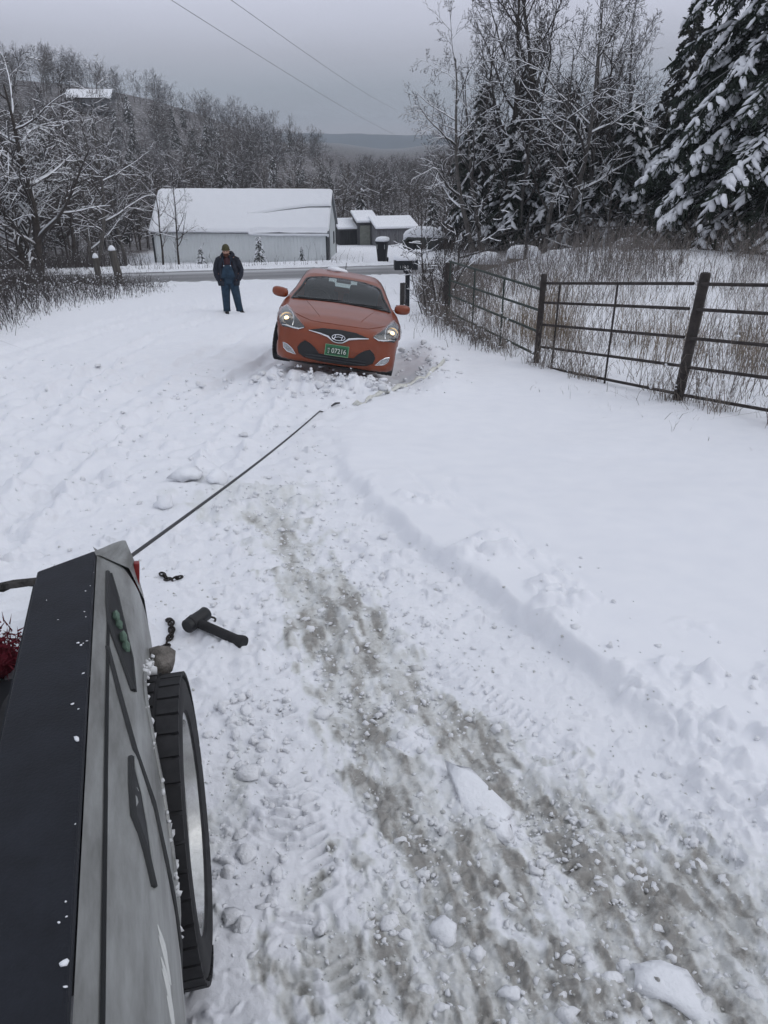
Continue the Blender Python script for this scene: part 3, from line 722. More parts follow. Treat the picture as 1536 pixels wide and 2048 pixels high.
def build_car():
    root = empty('stuck_car'); tag(root, 'orange hatchback tilted in the snowy ditch with its headlights on', 'car')
    V, F = CARSHELL
    bvh = BVHTree.FromPolygons(V, F)
    WS = [(0, 1.30), (.30, 1.292), (.50, 1.258), (.565, 1.225), (.62, 1.10), (.695, .985), (.725, .925), (.60, .948), (.35, .968), (0, .975)]
    RG = [(0, 1.265), (.42, 1.245), (.52, 1.19), (.60, 1.02), (.30, 1.0), (0, 1.0)]
    ws, rg = mirror(WS), mirror(RG)
    def shrink(p, k, cx, cz): return [((x - cx) * k + cx, (z - cz) * k + cz) for x, z in p]
    wsi = shrink(ws, .955, 0, 1.12); rgi = shrink(rg, .93, 0, 1.14)
    wsh = shrink(ws, .975, 0, 1.12); rgh = shrink(rg, .965, 0, 1.14)
    keep = []
    for f in F:
        c = sum((Vector(V[i]) for i in f), Vector()) / len(f)
        if .9 < c.y < 2.1 and inpoly((c.x, c.z), wsh): continue
        if c.y > 3.2 and inpoly((c.x, c.z), rgh): continue
        keep.append(f)
    body = MB().add(V, keep).build('body', M['paint'], root, 'auto', fix=False)
    bm = bmesh.new(); bm.from_mesh(body.data); bmesh.ops.recalc_face_normals(bm, faces=bm.faces[:]); bm.to_mesh(body.data); bm.free()
    # ring of black frit, then the glass
    def ring(outer, inner, off, axis):
        a = refine(outer, .04); n = len(a); b = shrink_to(a, outer, inner)
        D = Vector((0, 1, 0)) if axis == 'front' else Vector((0, -1, 0)); VV = []
        for p in a + b:
            o = Vector((p[0], -2 if axis == 'front' else 7, p[1])); h = bvh.ray_cast(o, D); VV.append(h[0] + h[1] * (off if h[1].dot(D) < 0 else -off))
        return VV, [(i, (i + 1) % n, n + (i + 1) % n, n + i) for i in range(n)]
    def shrink_to(a, outer, inner):
        k = .925 if inner is rgi else .955; cz = 1.14 if inner is rgi else 1.12
        return [(x * k, (z - cz) * k + cz) for x, z in a]
    wsp = pobj('windscreen', patch(bvh, ws, .004, .06, 'front', .0), M['glass'], root)
    pobj('windscreen_border', ring(ws, wsi, .007, 'front'), M['black'], wsp)
    rgp = pobj('rear_window', patch(bvh, rg, .004, .06, 'rear', .0), M['glass'], root)
    pobj('rear_window_border', ring(rg, rgi, .007, 'rear'), M['black'], rgp)
    # bonnet skin standing a few millimetres proud
    HD = [(0, .175), (.22, .18), (.38, .205), (.50, .30), (.62, .42), (.70, .62), (.735, .85), (.725, 1.02), (.40, 1.10), (0, 1.12)]
    hd = pobj('bonnet', patch(bvh, mirror(HD), .006, .05, 'top', .01), M['paint'], root)
    for sx in (-1, 1):                                         # creases on the bonnet
        c = []
        for k in range(9):
            y = .30 + .78 * k / 8; x = sx * (.26 + .24 * k / 8); h = bvh.ray_cast(Vector((x, y, 3)), Vector((0, 0, -1))); c.append(h[0] + Vector((0, 0, .004)))
        MB().tube(c, [.004] + [.010] * 7 + [.004], 6, flat=.6).build('bonnet_crease', M['paint'], hd, True)
    # side windows, dark
    for sx in (-1, 1):
        SW = [(1.42, 1.00), (1.80, 1.18), (2.15, 1.285), (2.9, 1.30), (3.35, 1.22), (3.45, 1.08), (2.6, 1.00)]
        b2 = refine(SW, .08); VV = []
        for y, z in b2:
            h = bvh.ray_cast(Vector((sx * 2, y, z)), Vector((-sx, 0, 0))); VV.append(h[0] + Vector((sx * .006, 0, 0)))
        MB().add(VV, [tuple(range(len(VV)))]).build('side_window', M['black'], root)
    # lower intake, grille, bars
    LI = [(0, .318), (.225, .325), (.285, .40), (.36, .455), (.43, .482), (.49, .43), (.525, .36), (.50, .275), (.42, .222), (.2, .192), (0, .186)]
    li = pobj('lower_intake', patch(bvh, mirror(LI), .006, .03), M['black'], root)
    for z in (.245, .285):
        c = []
        for k in range(13):
            x = -.40 + .8 * k / 12; h = bvh.ray_cast(Vector((x, -2, z)), Vector((0, 1, 0))); c.append(h[0] + Vector((0, -.012, 0)))
        MB().tube(c, .008, 6).build('intake_bar', mat('intake_bar_dark', (.05, .052, .058), .4), li, True)
    rim_pts = [bvh.ray_cast(Vector((x, -2, z)), Vector((0, 1, 0)))[0] + Vector((0, -.008, 0)) for x, z in refine([p for p in mirror(LI)], .05)]
    MB().tube(rim_pts + rim_pts[:1], .007, 6, cap=False).build('intake_trim', M['paint'], li, True)
    GR = [(0, .685), (.22, .675), (.37, .635), (.40, .618), (.25, .60), (.12, .572), (.085, .53), (0, .515)]
    gr = pobj('grille', patch(bvh, mirror(GR), .007, .025), M['black'], root)
    top = [(.395, .624), (.25, .604), (.135, .578), (.10, .545), (.06, .516), (0, .506)]
    c = [bvh.ray_cast(Vector((x, -2, z)), Vector((0, 1, 0)))[0] + Vector((0, -.012, 0)) for x, z in ([(-a, b) for a, b in top] + top[::-1][1:])]
    MB().tube(c, [.008, .017, .019, .015, .010, .009, .010, .015, .019, .017, .008], 8, flat=.8).build('chrome_bar', M['chrome'], gr, True)
    ec = bvh.ray_cast(Vector((0, -2, .585)), Vector((0, 1, 0)))[0]; e = MB()
    e.tube([(math.cos(a) * .085, -.022, math.sin(a) * .043) for a in np.linspace(0, 2 * math.pi, 29)], .006, 6, cap=False)
    e.tube([(-.040, -.022, .036), (-.046, -.022, .0), (-.056, -.022, -.026)], .006, 6); e.tube([(.056, -.022, .026), (.046, -.022, 0), (.040, -.022, -.036)], .006, 6)
    e.tube([(-.046, -.022, -.004), (0, -.022, .010), (.046, -.022, .004)], .006, 6)
    e.build('emblem', M['chrome'], gr, True, loc=ec)
    # plate
    pc = bvh.ray_cast(Vector((0, -2, .398)), Vector((0, 1, 0)))[0] + Vector((0, -.022, 0))
    pl_ = MB().box((0, 0, 0), (.315, .010, .158), bev=.004).build('number_plate', M['plate_green'], root, loc=pc, rot=(R(-4), 0, 0))
    fr = MB()
    for sx, sz, dx, dz in ((0, .076, .315, .006), (0, -.076, .315, .006), (.154, 0, .006, .158), (-.154, 0, .006, .158)): fr.box((sx, -.007, sz), (dx, .006, dz))
    fr.build('plate_frame', mat('plate_frame_pale_green', (.22, .36, .22), .5), pl_)
    MB().box((0, -.0062, -.008), (.262, .003, .100)).build('plate_field', mat('plate_dark_field', (.028, .075, .042), .5, var=.3, vscale=40), pl_)
    text_mesh('07216', .098, 'plate_number', M['plate_white'], pl_, (.026, -.010, -.010), (R(90), 0, 0), sx=.80)
    text_mesh('H', .046, 'plate_letter', M['plate_white'], pl_, (-.108, -.010, .012), (R(90), 0, 0), sx=.8)
    text_mesh('Z', .046, 'plate_letter', M['plate_white'], pl_, (-.108, -.010, -.034), (R(90), 0, 0), sx=.8)
    # lamps
    HL = [(.445, .655), (.53, .612), (.64, .612), (.745, .605), (.795, .66), (.812, .74), (.80, .81), (.755, .845), (.68, .815), (.56, .735)]
    FG = [(.715, .385), (.65, .372), (.585, .325), (.53, .255), (.65, .272), (.70, .315)]
    for sx in (-1, 1):
        pts = [(sx * x, z) for x, z in HL]; pts = pts if sx > 0 else pts[::-1]
        hl = pobj('headlight', patch(bvh, pts, .005, .03), mat('lamp_bowl', (.085, .085, .088), .25, .5), root)
        h0 = bvh.ray_cast(Vector((sx * .705, -2, .725)), Vector((0, 1, 0))); c0 = h0[0]; nn = h0[1] if h0[1].y < 0 else -h0[1]
        nn = (nn + Vector((0, -.8, 0))).normalized(); q = nn.to_track_quat('Z', 'Y').to_matrix()
        rb = MB(); rb.lathe([(.078, .030), (.084, .036), (.090, .030), (.084, .0)], 28); rb.lathe([(.078, .030), (.070, .016), (.045, .008), (0, .006)], 28)
        rb.v = [tuple(q @ Vector(p) + c0) for p in rb.v]; rb.build('lamp_reflector', M['reflector'], hl, True)
        bb = MB(); bb.lathe([(0, .030), (.020, .028), (.030, .018), (.030, .010)], 16); bb.v = [tuple(q @ Vector(p) + c0) for p in bb.v]
        bb.build('lamp_bulb', M['lamp_on'], hl, True)
        strip = [(sx * x, z) for x, z in [(.46, .652), (.53, .622), (.62, .628), (.69, .640), (.755, .632)]]
        c = [bvh.ray_cast(Vector((x, -2, z)), Vector((0, 1, 0)))[0] + Vector((0, -.012, 0)) for x, z in strip]
        MB().tube(c, [.004, .011, .010, .011, .006], 8).build('lamp_trim', M['chrome'], hl, True)
        arc = [(sx * x, z) for x, z in [(.615, .65), (.608, .70), (.615, .755), (.65, .80), (.70, .822)]]
        c = [bvh.ray_cast(Vector((x, -2, z)), Vector((0, 1, 0)))[0] + Vector((0, -.012, 0)) for x, z in arc]
        MB().tube(c, .006, 6).build('lamp_trim', M['chrome'], hl, True)
        pobj('lamp_lens', patch(bvh, pts, .042 if False else .040, .04, 'front', 0), M['lens'], hl)
        fp = [(sx * x, z) for x, z in FG]; fp = fp if sx > 0 else fp[::-1]
        fg = pobj('fog_lamp', patch(bvh, fp, .006, .02), mat('fog_lamp_glass', (.40, .41, .42), .18, .55, var=.4, vscale=40), root)
        c = [bvh.ray_cast(Vector((x, -2, z)), Vector((0, 1, 0)))[0] + Vector((0, -.010, 0)) for x, z in refine(fp, .04)]
        MB().tube(c + c[:1], .006, 6, cap=False).build('fog_lamp_trim', M['chrome'], fg, True)
        # mirror
        mh = MB(); mh.loft([((sx * .72, 1.43, .945), .03, .03), ((sx * .84, 1.42, .965), .02, .03)], 8)
        bm = bmesh.new(); bmesh.ops.create_uvsphere(bm, u_segments=20, v_segments=12, radius=1); bm.verts.index_update()
        vv = []
        for p in bm.verts:
            s_ = [math.copysign(abs(t) ** .72, t) for t in p.co]; vv.append((sx * .90 + s_[0] * .118, 1.42 + s_[1] * .085 + sx * s_[0] * .03, .985 + s_[2] * .078 + sx * s_[0] * .006))
        mh.add(vv, [[q.index for q in f.verts] for f in bm.faces]); bm.free()
        mr_ = mh.build('door_mirror', M['paint'], root, 'auto')
        MB().box((sx * .90, 1.508, .985), (.19, .008, .12), bev=.003).build('mirror_glass', M['chrome'], mr_)
    # wipers and cowl
    cw = [bvh.ray_cast(Vector((x, -2, z)), Vector((0, 1, 0)))[0] + Vector((0, -.01, .004)) for x, z in [(-.70, .935), (-.5, .955), (-.2, .968), (.2, .968), (.5, .955), (.70, .935)]]
    MB().tube(cw, .016, 6, flat=.7).build('cowl_panel', M['black'], root, True)
    for a, b in (((-.62, .955), (.0, .995)), ((-.02, .975), (.60, .985))):
        c = [bvh.ray_cast(Vector((a[0] + (b[0] - a[0]) * k / 6, -2, a[1] + (b[1] - a[1]) * k / 6)), Vector((0, 1, 0)))[0] + Vector((0, -.02, .012)) for k in range(7)]
        MB().tube(c, [.012] + [.009] * 5 + [.005], 6).build('wiper', M['black'], root, True)
    # underside lip and roof aerial
    MB().tube([(-.78, .36, .15), (-.6, .19, .145), (-.3, .13, .14), (0, .12, .14), (.3, .13, .14), (.6, .19, .145), (.78, .36, .15)], .02, 8).build('bumper_lip', M['black'], root, True)
    MB().tube([(.02, 3.05, 1.36), (.02, 3.08, 1.40), (.02, 3.2, 1.52)], [.02, .008, .004], 8).build('roof_aerial', M['black'], root, True)
    # cabin
    MB().box((0, 1.55, .84), (1.35, .55, .22), bev=.05).build('dashboard', M['cloth_dark'], root, True)
    for sx in (-1, 1):
        s_ = MB(); s_.box((sx * .36, 2.45, .62), (.50, .52, .16), bev=.05); s_.box((sx * .36, 2.72, .88), (.48, .16, .60), Matrix.Rotation(R(-14), 3, 'X'), bev=.05)
        st = s_.build('front_seat', M['cloth_dark'], root, True)
        MB().box((sx * .36, 2.83, 1.235), (.26, .10, .17), bev=.04).build('headrest', M['cloth_dark'], st, True)
        MB().box((sx * .32, 3.42, .74), (.55, .14, .46), Matrix.Rotation(R(-20), 3, 'X'), bev=.05).build('rear_seat', M['cloth_dark'], root, True)
    MB().tube([(-.36 + math.cos(a) * .18, 1.93 + .06 * math.sin(a), .90 + math.sin(a) * .17) for a in np.linspace(0, 2 * math.pi, 25)], .014, 6, cap=False).build('steering_wheel', M['black'], root, True)
    MB().box((0, 1.98, 1.255), (.22, .03, .065), bev=.012).build('rear_view_mirror', M['black'], root)
    # wheels (steered towards the image left)
    alloy = mat('alloy_wheel', (.35, .35, .36), .35, .8)
    for sx, y, yaw in ((-1, .85, R(-7)), (1, .85, R(-7)), (-1, 3.5, 0), (1, 3.5, 0)):
        w = tyre_rim(M['rubber'], alloy, root, (sx * .735, y, .325), .325, .215, .21, yaw if sx > 0 else yaw + math.pi, blocks=36)
    MB().box((0, 1.9, .22), (1.2, 3.2, .05)).build('underbody', M['black'], root)
    # snow on the roof
    v, f = IC2; g = np.random.default_rng(4); vv = v * np.array([.17, .13, .05]) * (1 + g.normal(0, .12, (len(v), 1)))
    h = bvh.ray_cast(Vector((-.12, 2.45, 3)), Vector((0, 0, -1)))[0]
    o = obj('roof_snow', fast_mesh('roof_snow', vv, f, M['snow'], smoothed=True), None); 
    # pose: pitched with the slope, leaning into the ditch on the image-right side, sunk a little into the snow
    emb = Vector((0, 0, .585))
    zs = 1.03
    rotm = (Matrix.Rotation(R(3.2), 4, 'Z') @ Matrix.Rotation(-math.atan(PLANE) , 4, 'X') @ Matrix.Rotation(R(9.0), 4, 'Y'))
    target = Vector((-.615, 10.12, -.455))
    root.matrix_world = Matrix.Translation(target - (rotm @ Vector((0, 0, .585 * .93)))) @ rotm @ Matrix.Diagonal((1.035, 1.03, .93, 1))
    o.matrix_world = root.matrix_world @ Matrix.Translation(h + Vector((0, 0, .015)))
    tag(o, 'small patch of snow left on the orange car roof', 'snow')
    return root
build_car()

# ------------------------------------------------------------------ the person by the road
def build_person(x, y, H):
    z = gz(x, y) - .02
    root = empty('person', (x, y, z), (0, 0, R(6))); k = H / 1.80; root.scale = (k, k, k)
    tag(root, 'person in olive beanie, dark jacket and blue bib overalls, hands in pockets, standing on snow', 'person')
    skin = mat('skin', (.40, .24, .18), .6); denim = mat('blue_denim', (.026, .050, .080), .9, var=.35, vscale=9, bump=.3, bscale=200)
    jacket = mat('dark_jacket', (.020, .023, .034), .85, var=.35, vscale=6); olive = mat('olive_knit', (.075, .070, .035), .95, var=.25, vscale=60, bump=.5, bscale=160)
    beard = mat('reddish_beard', (.085, .035, .025), .95, var=.4, vscale=50); boot = mat('dark_boots', (.022, .022, .023), .8, var=.4, vscale=12); shirt = mat('maroon_shirt', (.055, .025, .030), .9)
    # faces -y. body: one continuous figure (mostly covered)
    J = {'pel': (0, 0, .95), 'sp': (0, .01, 1.15), 'ch': (0, .01, 1.36), 'nk': (-.01, .0, 1.51), 'hd': (-.015, -.02, 1.60), 'tp': (-.015, -.01, 1.72),
         'hl': (-.10, 0, .90), 'kl': (-.115, -.02, .50), 'al': (-.125, .0, .10), 'tl': (-.14, -.07, .055), 'hr': (.10, 0, .90), 'kr': (.16, -.03, .50), 'ar': (.20, .0, .10), 'tr': (.225, -.06, .055),
         'shl': (-.20, .01, 1.42), 'el': (-.31, .05, 1.15), 'wl': (-.25, -.08, .96), 'fl': (-.20, -.12, .90), 'shr': (.20, .01, 1.42), 'er': (.31, .05, 1.15), 'wr': (.25, -.08, .96), 'fr': (.20, -.12, .90)}
    rad = dict(pel=.15, sp=.14, ch=.16, nk=.055, hd=.085, tp=.07, hl=.085, kl=.06, al=.034, tl=.026, hr=.085, kr=.06, ar=.034, tr=.026, shl=.07, el=.045, wl=.03, fl=.028, shr=.07, er=.045, wr=.03, fr=.028)
    E_ = [('pel', 'sp'), ('sp', 'ch'), ('ch', 'nk'), ('nk', 'hd'), ('hd', 'tp'), ('pel', 'hl'), ('hl', 'kl'), ('kl', 'al'), ('al', 'tl'), ('pel', 'hr'), ('hr', 'kr'), ('kr', 'ar'), ('ar', 'tr'), ('ch', 'shl'), ('shl', 'el'), ('el', 'wl'), ('wl', 'fl'), ('ch', 'shr'), ('shr', 'er'), ('er', 'wr'), ('wr', 'fr')]
    ks = list(J); me = bpy.data.meshes.new('body'); me.from_pydata([J[q] for q in ks], [(ks.index(a), ks.index(b)) for a, b in E_], []); me.materials.append(skin)
    b = obj('body', me, root); sk = b.modifiers.new('skin', 'SKIN'); b.modifiers.new('sub', 'SUBSURF').levels = 1; b.modifiers['sub'].render_levels = 1
    for i, q in enumerate(ks): me.skin_vertices[0].data[i].radius = (rad[q], rad[q] * (.8 if q in ('pel', 'sp', 'ch') else 1))
    me.skin_vertices[0].data[0].use_root = True
    # face
    fc = MB(); fc.loft([((-.015, -.035, 1.505), .045, .055), ((-.015, -.04, 1.54), .062, .075), ((-.015, -.03, 1.60), .074, .088), ((-.015, -.02, 1.66), .076, .09), ((-.015, -.01, 1.70), .066, .08)], 16)
    fc.loft([((-.015, -.118, 1.615), .012, .010), ((-.015, -.135, 1.595), .018, .016), ((-.015, -.120, 1.583), .016, .010)], 8)
    for sx in (-1, 1): fc.loft([((-.015 + sx * .077, -.01, 1.585), .008, .016), ((-.015 + sx * .083, -.005, 1.605), .012, .02), ((-.015 + sx * .080, 0, 1.635), .008, .018)], 8)
    hd = fc.build('head', skin, root, 'all')
    for sx in (-1, 1): MB().box((-.015 + sx * .032, -.108, 1.628), (.026, .012, .012), bev=.004).build('eye', M['black'], hd)
    bd = MB(); bd.loft([((-.015, -.055, 1.475), .04, .045), ((-.015, -.062, 1.51), .062, .066), ((-.015, -.058, 1.55), .072, .072), ((-.015, -.045, 1.575), .070, .070)], 14); bd.build('beard', beard, root, 'all')
    bn = MB(); bn.loft([((-.015, -.012, 1.648), .098, .108), ((-.015, -.012, 1.665), .101, .111), ((-.015, -.010, 1.688), .099, .109), ((-.015, -.008, 1.735), .090, .098), ((-.015, -.004, 1.775), .066, .072), ((-.015, 0, 1.797), .03, .034), ((-.015, 0, 1.80), .005, .005)], 18)
    bo = bn.build('beanie', olive, root, 'all'); MB().tube([(-.015 + math.cos(a) * .100, -.012 + math.sin(a) * .110, 1.66) for a in np.linspace(0, 2 * math.pi, 21)], .014, 6, cap=False).build('beanie_cuff', olive, bo, 'all')
    # trousers of the overalls, wide and baggy, bib and straps
    tr = MB()
    for sx, pts in ((-1, [(-.125, 0, .09), (-.125, -.005, .14), (-.12, -.01, .30), (-.115, -.012, .50), (-.105, 0, .72), (-.095, .0, .88)]), (1, [(.215, -.0, .09), (.21, -.005, .14), (.185, -.012, .30), (.16, -.015, .50), (.125, 0, .72), (.10, 0, .88)])):
        tr.loft([(p, r_, r2) for p, r_, r2 in zip(pts, (.098, .092, .098, .108, .125, .135), (.105, .098, .104, .112, .13, .145))], 16)
    tr.loft([((0, 0, .80), .16, .14), ((0, 0, .86), .215, .155), ((0, 0, .98), .215, .160), ((0, .005, 1.10), .205, .160), ((0, .005, 1.20), .19, .155)], 20)
    to = tr.build('overalls', denim, root, 'all')
    MB().loft([((0, -.135, .98), .19, .05), ((0, -.145, 1.12), .15, .045), ((0, -.150, 1.27), .115, .04), ((0, -.150, 1.30), .105, .03)], 16, pw=3).build('bib', denim, to, 'all')
    for sx in (-1, 1): MB().tube([(sx * .085, -.180, 1.29), (sx * .095, -.165, 1.38), (sx * .105, -.105, 1.46), (sx * .09, .02, 1.49)], .016, 6, flat=.5).build('strap', denim, to, 'all')
    for sx in (-1, 1): MB().lathe([(0, .004), (.012, .003), (.013, 0)], 10, 'y', (sx * .085, -.198, 1.285)).build('buckle', M['chrome'], to)
    MB().loft([((0, .0, 1.15), .18, .150), ((0, .005, 1.32), .185, .150), ((0, .005, 1.43), .16, .12), ((-.005, .0, 1.49), .075, .075)], 18).build('shirt', shirt, root, 'all')
    # open jacket: back and both fronts, sleeves ending in the pockets
    n = 18; secs = [(.86, .262, .185), (.93, .268, .19), (1.05, .262, .188), (1.18, .255, .185), (1.30, .250, .178), (1.40, .232, .160), (1.46, .185, .135), (1.505, .105, .105), (1.535, .088, .092)]
    V = []; gap = [.60, .60, .62, .64, .62, .55, .48, .40, .38]
    for (zz, rx, ry), g_ in zip(secs, gap):
        for j in range(n):
            a = -math.pi / 2 + g_ + (2 * math.pi - 2 * g_) * j / (n - 1); V.append((rx * math.cos(a), .01 + ry * math.sin(a), zz))
    F = [(i * n + j, i * n + j + 1, (i + 1) * n + j + 1, (i + 1) * n + j) for i in range(len(secs) - 1) for j in range(n - 1)]
    jk = MB().add(V, F).build('jacket', jacket, root, 'all', fix=True)
    so_ = jk.modifiers.new('thick', 'SOLIDIFY'); so_.thickness = .018
    for sx in (-1, 1):
        MB().tube([(sx * .16, .01, 1.445), (sx * .225, .02, 1.40), (sx * .285, .04, 1.28), (sx * .325, .055, 1.14), (sx * .305, .0, 1.02), (sx * .265, -.075, .935), (sx * .225, -.12, .895)], [.075, .092, .085, .080, .076, .068, .060], 14).build('sleeve', jacket, jk, 'all')
        hnd = MB(); hnd.loft([((sx * .215, -.13, .885), .035, .025), ((sx * .195, -.145, .84), .045, .02)], 10)
        for q in range(4): hnd.tube([(sx * (.225 - q * .019), -.148, .85), (sx * (.22 - q * .019), -.150, .80), (sx * (.215 - q * .018), -.142, .775 + .006 * abs(q - 1.5))], .009, 6)
        hnd.tube([(sx * .165, -.14, .87), (sx * .150, -.155, .84), (sx * .148, -.15, .815)], .010, 6)
        hnd.build('hand', jacket, jk, 'all')
        MB().loft([((sx * .20, -.135, .775), .075, .035), ((sx * .205, -.140, .86), .085, .04), ((sx * .215, -.13, .905), .085, .03)], 12, pw=3).build('pocket', jacket, jk, 'all')
    MB().tube([(-.115, -.055, 1.475), (-.14, .03, 1.50), (-.10, .12, 1.54), (0, .15, 1.56), (.11, .12, 1.555), (.155, .03, 1.525), (.125, -.06, 1.48)], [.03, .045, .055, .06, .058, .05, .035], 10).build('hood', jacket, jk, 'all')
    for cx, yw, nm in ((-.13, R(8), 'boot'), (.235, R(32), 'boot')):
        q = MB(); q.loft([((0, -.06, .0), .052, .145), ((0, -.06, .03), .054, .148), ((0, -.055, .065), .050, .135), ((0, -.02, .095), .050, .09), ((0, .01, .13), .052, .062), ((0, .015, .20), .056, .064)], 16, pw=2.4)
        q.build(nm, boot, root, 'all', loc=(cx, .0, .0), rot=(0, 0, yw))
build_person(-4.24, 21.2, 1.86)

# ------------------------------------------------------------------ the tow truck, seen from its side looking back along the bed
A_ = Vector((-0.31739303, 0.94444946, -0.08530464)); W_ = Vector((0.94790465, 0.31855419, 0)); N_ = Vector((-0.02717415, 0.08086066, 0.99635492))
TM = Matrix((W_, A_, N_)).transposed().to_4x4()

def build_truck():
    root = empty('tow_truck'); root.matrix_world = TM
    tag(root, 'silver pickup truck with black bed rail, rear wheel and snow crusted arch', 'truck')
    silver = mat('dirty_silver_paint', (.34, .35, .345), .45, .25, var=.5, vscale=5, col2=(.17, .172, .165), spec=.5, bump=.12, bscale=18, stretch=(1.5, .45, 2.5))
    blackr = mat('black_rail_cap', (.012, .014, .020), .55, var=.3, vscale=9, spec=.22, bump=.12, bscale=160)
    seam = mat('dark_seam', (.012, .013, .014), .7)
    trim = mat('black_trim', (.020, .021, .022), .5, spec=.4)
    WA, WH, WR = 1.585, .37, .455
    prof = [(-.205, .962), (-.178, .932), (-.172, .926), (-.120, .868), (-.098, .81), (-.088, .74), (-.084, .64), (-.088, .52), (-.105, .42)]
    def pl_at(h):
        hs = [p[1] for p in prof][::-1]; ls = [p[0] for p in prof][::-1]; return float(np.interp(h, hs, ls))
    a0, a1 = -.9, 2.26
    As = np.concatenate([np.linspace(a0, WA - WR - .02, 40), np.linspace(WA - WR - .012, WA - WR + .06, 14), np.linspace(WA - WR + .07, WA + WR - .07, 50), np.linspace(WA + WR - .06, WA + WR + .012, 14), np.linspace(WA + WR + .02, a1, 12)])
    nr = 26; V = []
    for a in As:
        d = abs(a - WA); bot = .42 if d >= WR else max(.42, WH + math.sqrt(WR * WR - d * d))
        bl = .02 * smooth(WR + .10, WR - .02, math.hypot(a - WA, max(0, .64 - WH)))
        for i in range(nr):
            h = .962 + (bot - .962) * (i / (nr - 1)) ** .85
            L = pl_at(h) + .004 * float(smooth(WR + .12, WR, math.hypot(a - WA, h - WH)))
            L -= .10 * float(smooth(2.16, 2.34, a)) * .25
            V.append((L, a, h))
    F = [(i * nr + j, (i + 1) * nr + j, (i + 1) * nr + j + 1, i * nr + j + 1) for i in range(len(As) - 1) for j in range(nr - 1)]
    side = MB().add(V, F).build('bed_side', silver, root, 'auto', fix=False)
    bvh = BVHTree.FromPolygons(V, F)
    # corner post at the tail, cut at a slant
    c = MB(); top = [(-.372, 2.13, .966), (-.205, 2.19, .966), (-.150, 2.258, .928), (-.110, 2.335, .925), (-.36, 2.165, .945)]
    t2 = [(-.372, 2.125, .975), (-.212, 2.19, .975), (-.118, 2.34, .955), (-.30, 2.20, .955)]
    pts = [(-.206, 2.18, .968), (-.120, 2.255, .868), (-.088, 2.255, .74), (-.090, 2.255, .45), (-.118, 2.345, .945), (-.100, 2.335, .86), (-.092, 2.325, .74), (-.105, 2.32, .45), (-.374, 2.085, .968), (-.374, 2.085, .45)]
    c.add(pts, [(0, 4, 5, 1), (1, 5, 6, 2), (2, 6, 7, 3), (0, 8, 4), (8, 9, 7, 6), (8, 6, 5), (8, 5, 4), (3, 7, 9)]).build('corner_post', silver, root, False)
    cp = root.children[-1]; cp.modifiers.new('b', 'BEVEL').width = .012; cp.modifiers['b'].segments = 3
    # rail cap
    r_ = MB(); pr = [(-.372, -.95), (-.206, -.95), (-.206, 2.178), (-.372, 2.082)]
    r_.add([(x, y, .962) for x, y in pr] + [(x + (.004 if x < -.3 else -.004), y - (.004 if y > 0 else 0), .983) for x, y in pr], [(0, 1, 2, 3), (4, 5, 6, 7), (0, 1, 5, 4), (1, 2, 6, 5), (2, 3, 7, 6), (3, 0, 4, 7)])
    rc_ = r_.build('bed_rail_cap', blackr, root); rc_.modifiers.new('b', 'BEVEL').width = .005; rc_.modifiers['b'].segments = 2
    MB().box((-.378, .56, .77), (.012, 3.0, .36)).build('bed_inner_wall', blackr, root)
    # bed floor with packed snow, and the far side of the bed
    MB().box((-1.02, .62, .585), (1.29, 3.1, .03)).build('bed_floor', blackr, root)
    far = MB(); far.box((-1.75, .62, .78), (.16, 3.12, .40), bev=.02); far.build('bed_side', silver, root, True); MB().box((-1.75, .62, .99), (.17, 3.1, .022), bev=.006).build('bed_rail_cap', blackr, root, True)
    n = 40; g = np.random.default_rng(5); XX, YY = np.meshgrid(np.linspace(-1.66, -.38, n), np.linspace(1.80, 2.13, n)); ZZ = .69 + .03 * fbm(XX, YY, .3, 4, 7)
    i = np.arange(n - 1)[:, None] * n + np.arange(n - 1)[None]
    sn = obj('snow_in_bed', fast_mesh('snow_in_bed', np.stack([XX, YY, ZZ], -1).reshape(-1, 3), np.stack([i, i + 1, i + n + 1, i + n], -1).reshape(-1, 4), M['snow'], smoothed=True), root)
    # rear bumper beam across the tail with dirty ice
    bb = MB(); bb.box((-.92, 2.30, .48), (1.60, .14, .16), bev=.02); bb.build('rear_bumper', mat('dark_bumper', (.045, .042, .04), .7, var=.4, vscale=10), root, True)
    tgt = MB().box((-1.04, 2.37, .645), (1.30, .50, .05), bev=.012).build('tailgate', blackr, root, True)
    n = 44; XX, YY = np.meshgrid(np.linspace(-1.68, -.40, n), np.linspace(2.10, 2.62, n)); ZZ = .685 + .05 * np.abs(fbm(XX, YY, .22, 4, 17)) + .012 * np.abs(fbm(XX, YY, .05, 3, 18)) - .03 * smooth(2.57, 2.62, YY)
    i = np.arange(n - 1)[:, None] * n + np.arange(n - 1)[None]
    obj('tailgate_snow', fast_mesh('tailgate_snow', np.stack([XX, YY, ZZ], -1).reshape(-1, 3), np.stack([i, i + 1, i + n + 1, i + n], -1).reshape(-1, 4), M['snow'], smoothed=True), tgt)
    g = np.random.default_rng(9); bar = MB().tube([(-.42 - .12 * k, 2.625 + g.normal(0, .008), .70 + abs(g.normal(0, .012))) for k in range(11)], [.012 + abs(g.normal(0, .009)) for k in range(11)], 8, flat=.7); bar.build('tailgate_edge', mat('crusted_edge', (.05, .047, .045), .8, var=.6, vscale=30, bump=.8, bscale=60), tgt, True)
    # panel seams
    def onside(a, h, o=.003):
        q = bvh.ray_cast(Vector((1, a, h)), Vector((-1, 0, 0)))
        if q[0] is None: q = bvh.find_nearest(Vector((-.1, a, h)))
        nn = q[1] if q[1].x > 0 else -q[1]; return q[0] + nn * o
    MB().tube([onside(a, .9285) for a in np.linspace(-.88, 1.80, 30)], .0045, 6, flat=.5).build('panel_seam', seam, root, True)
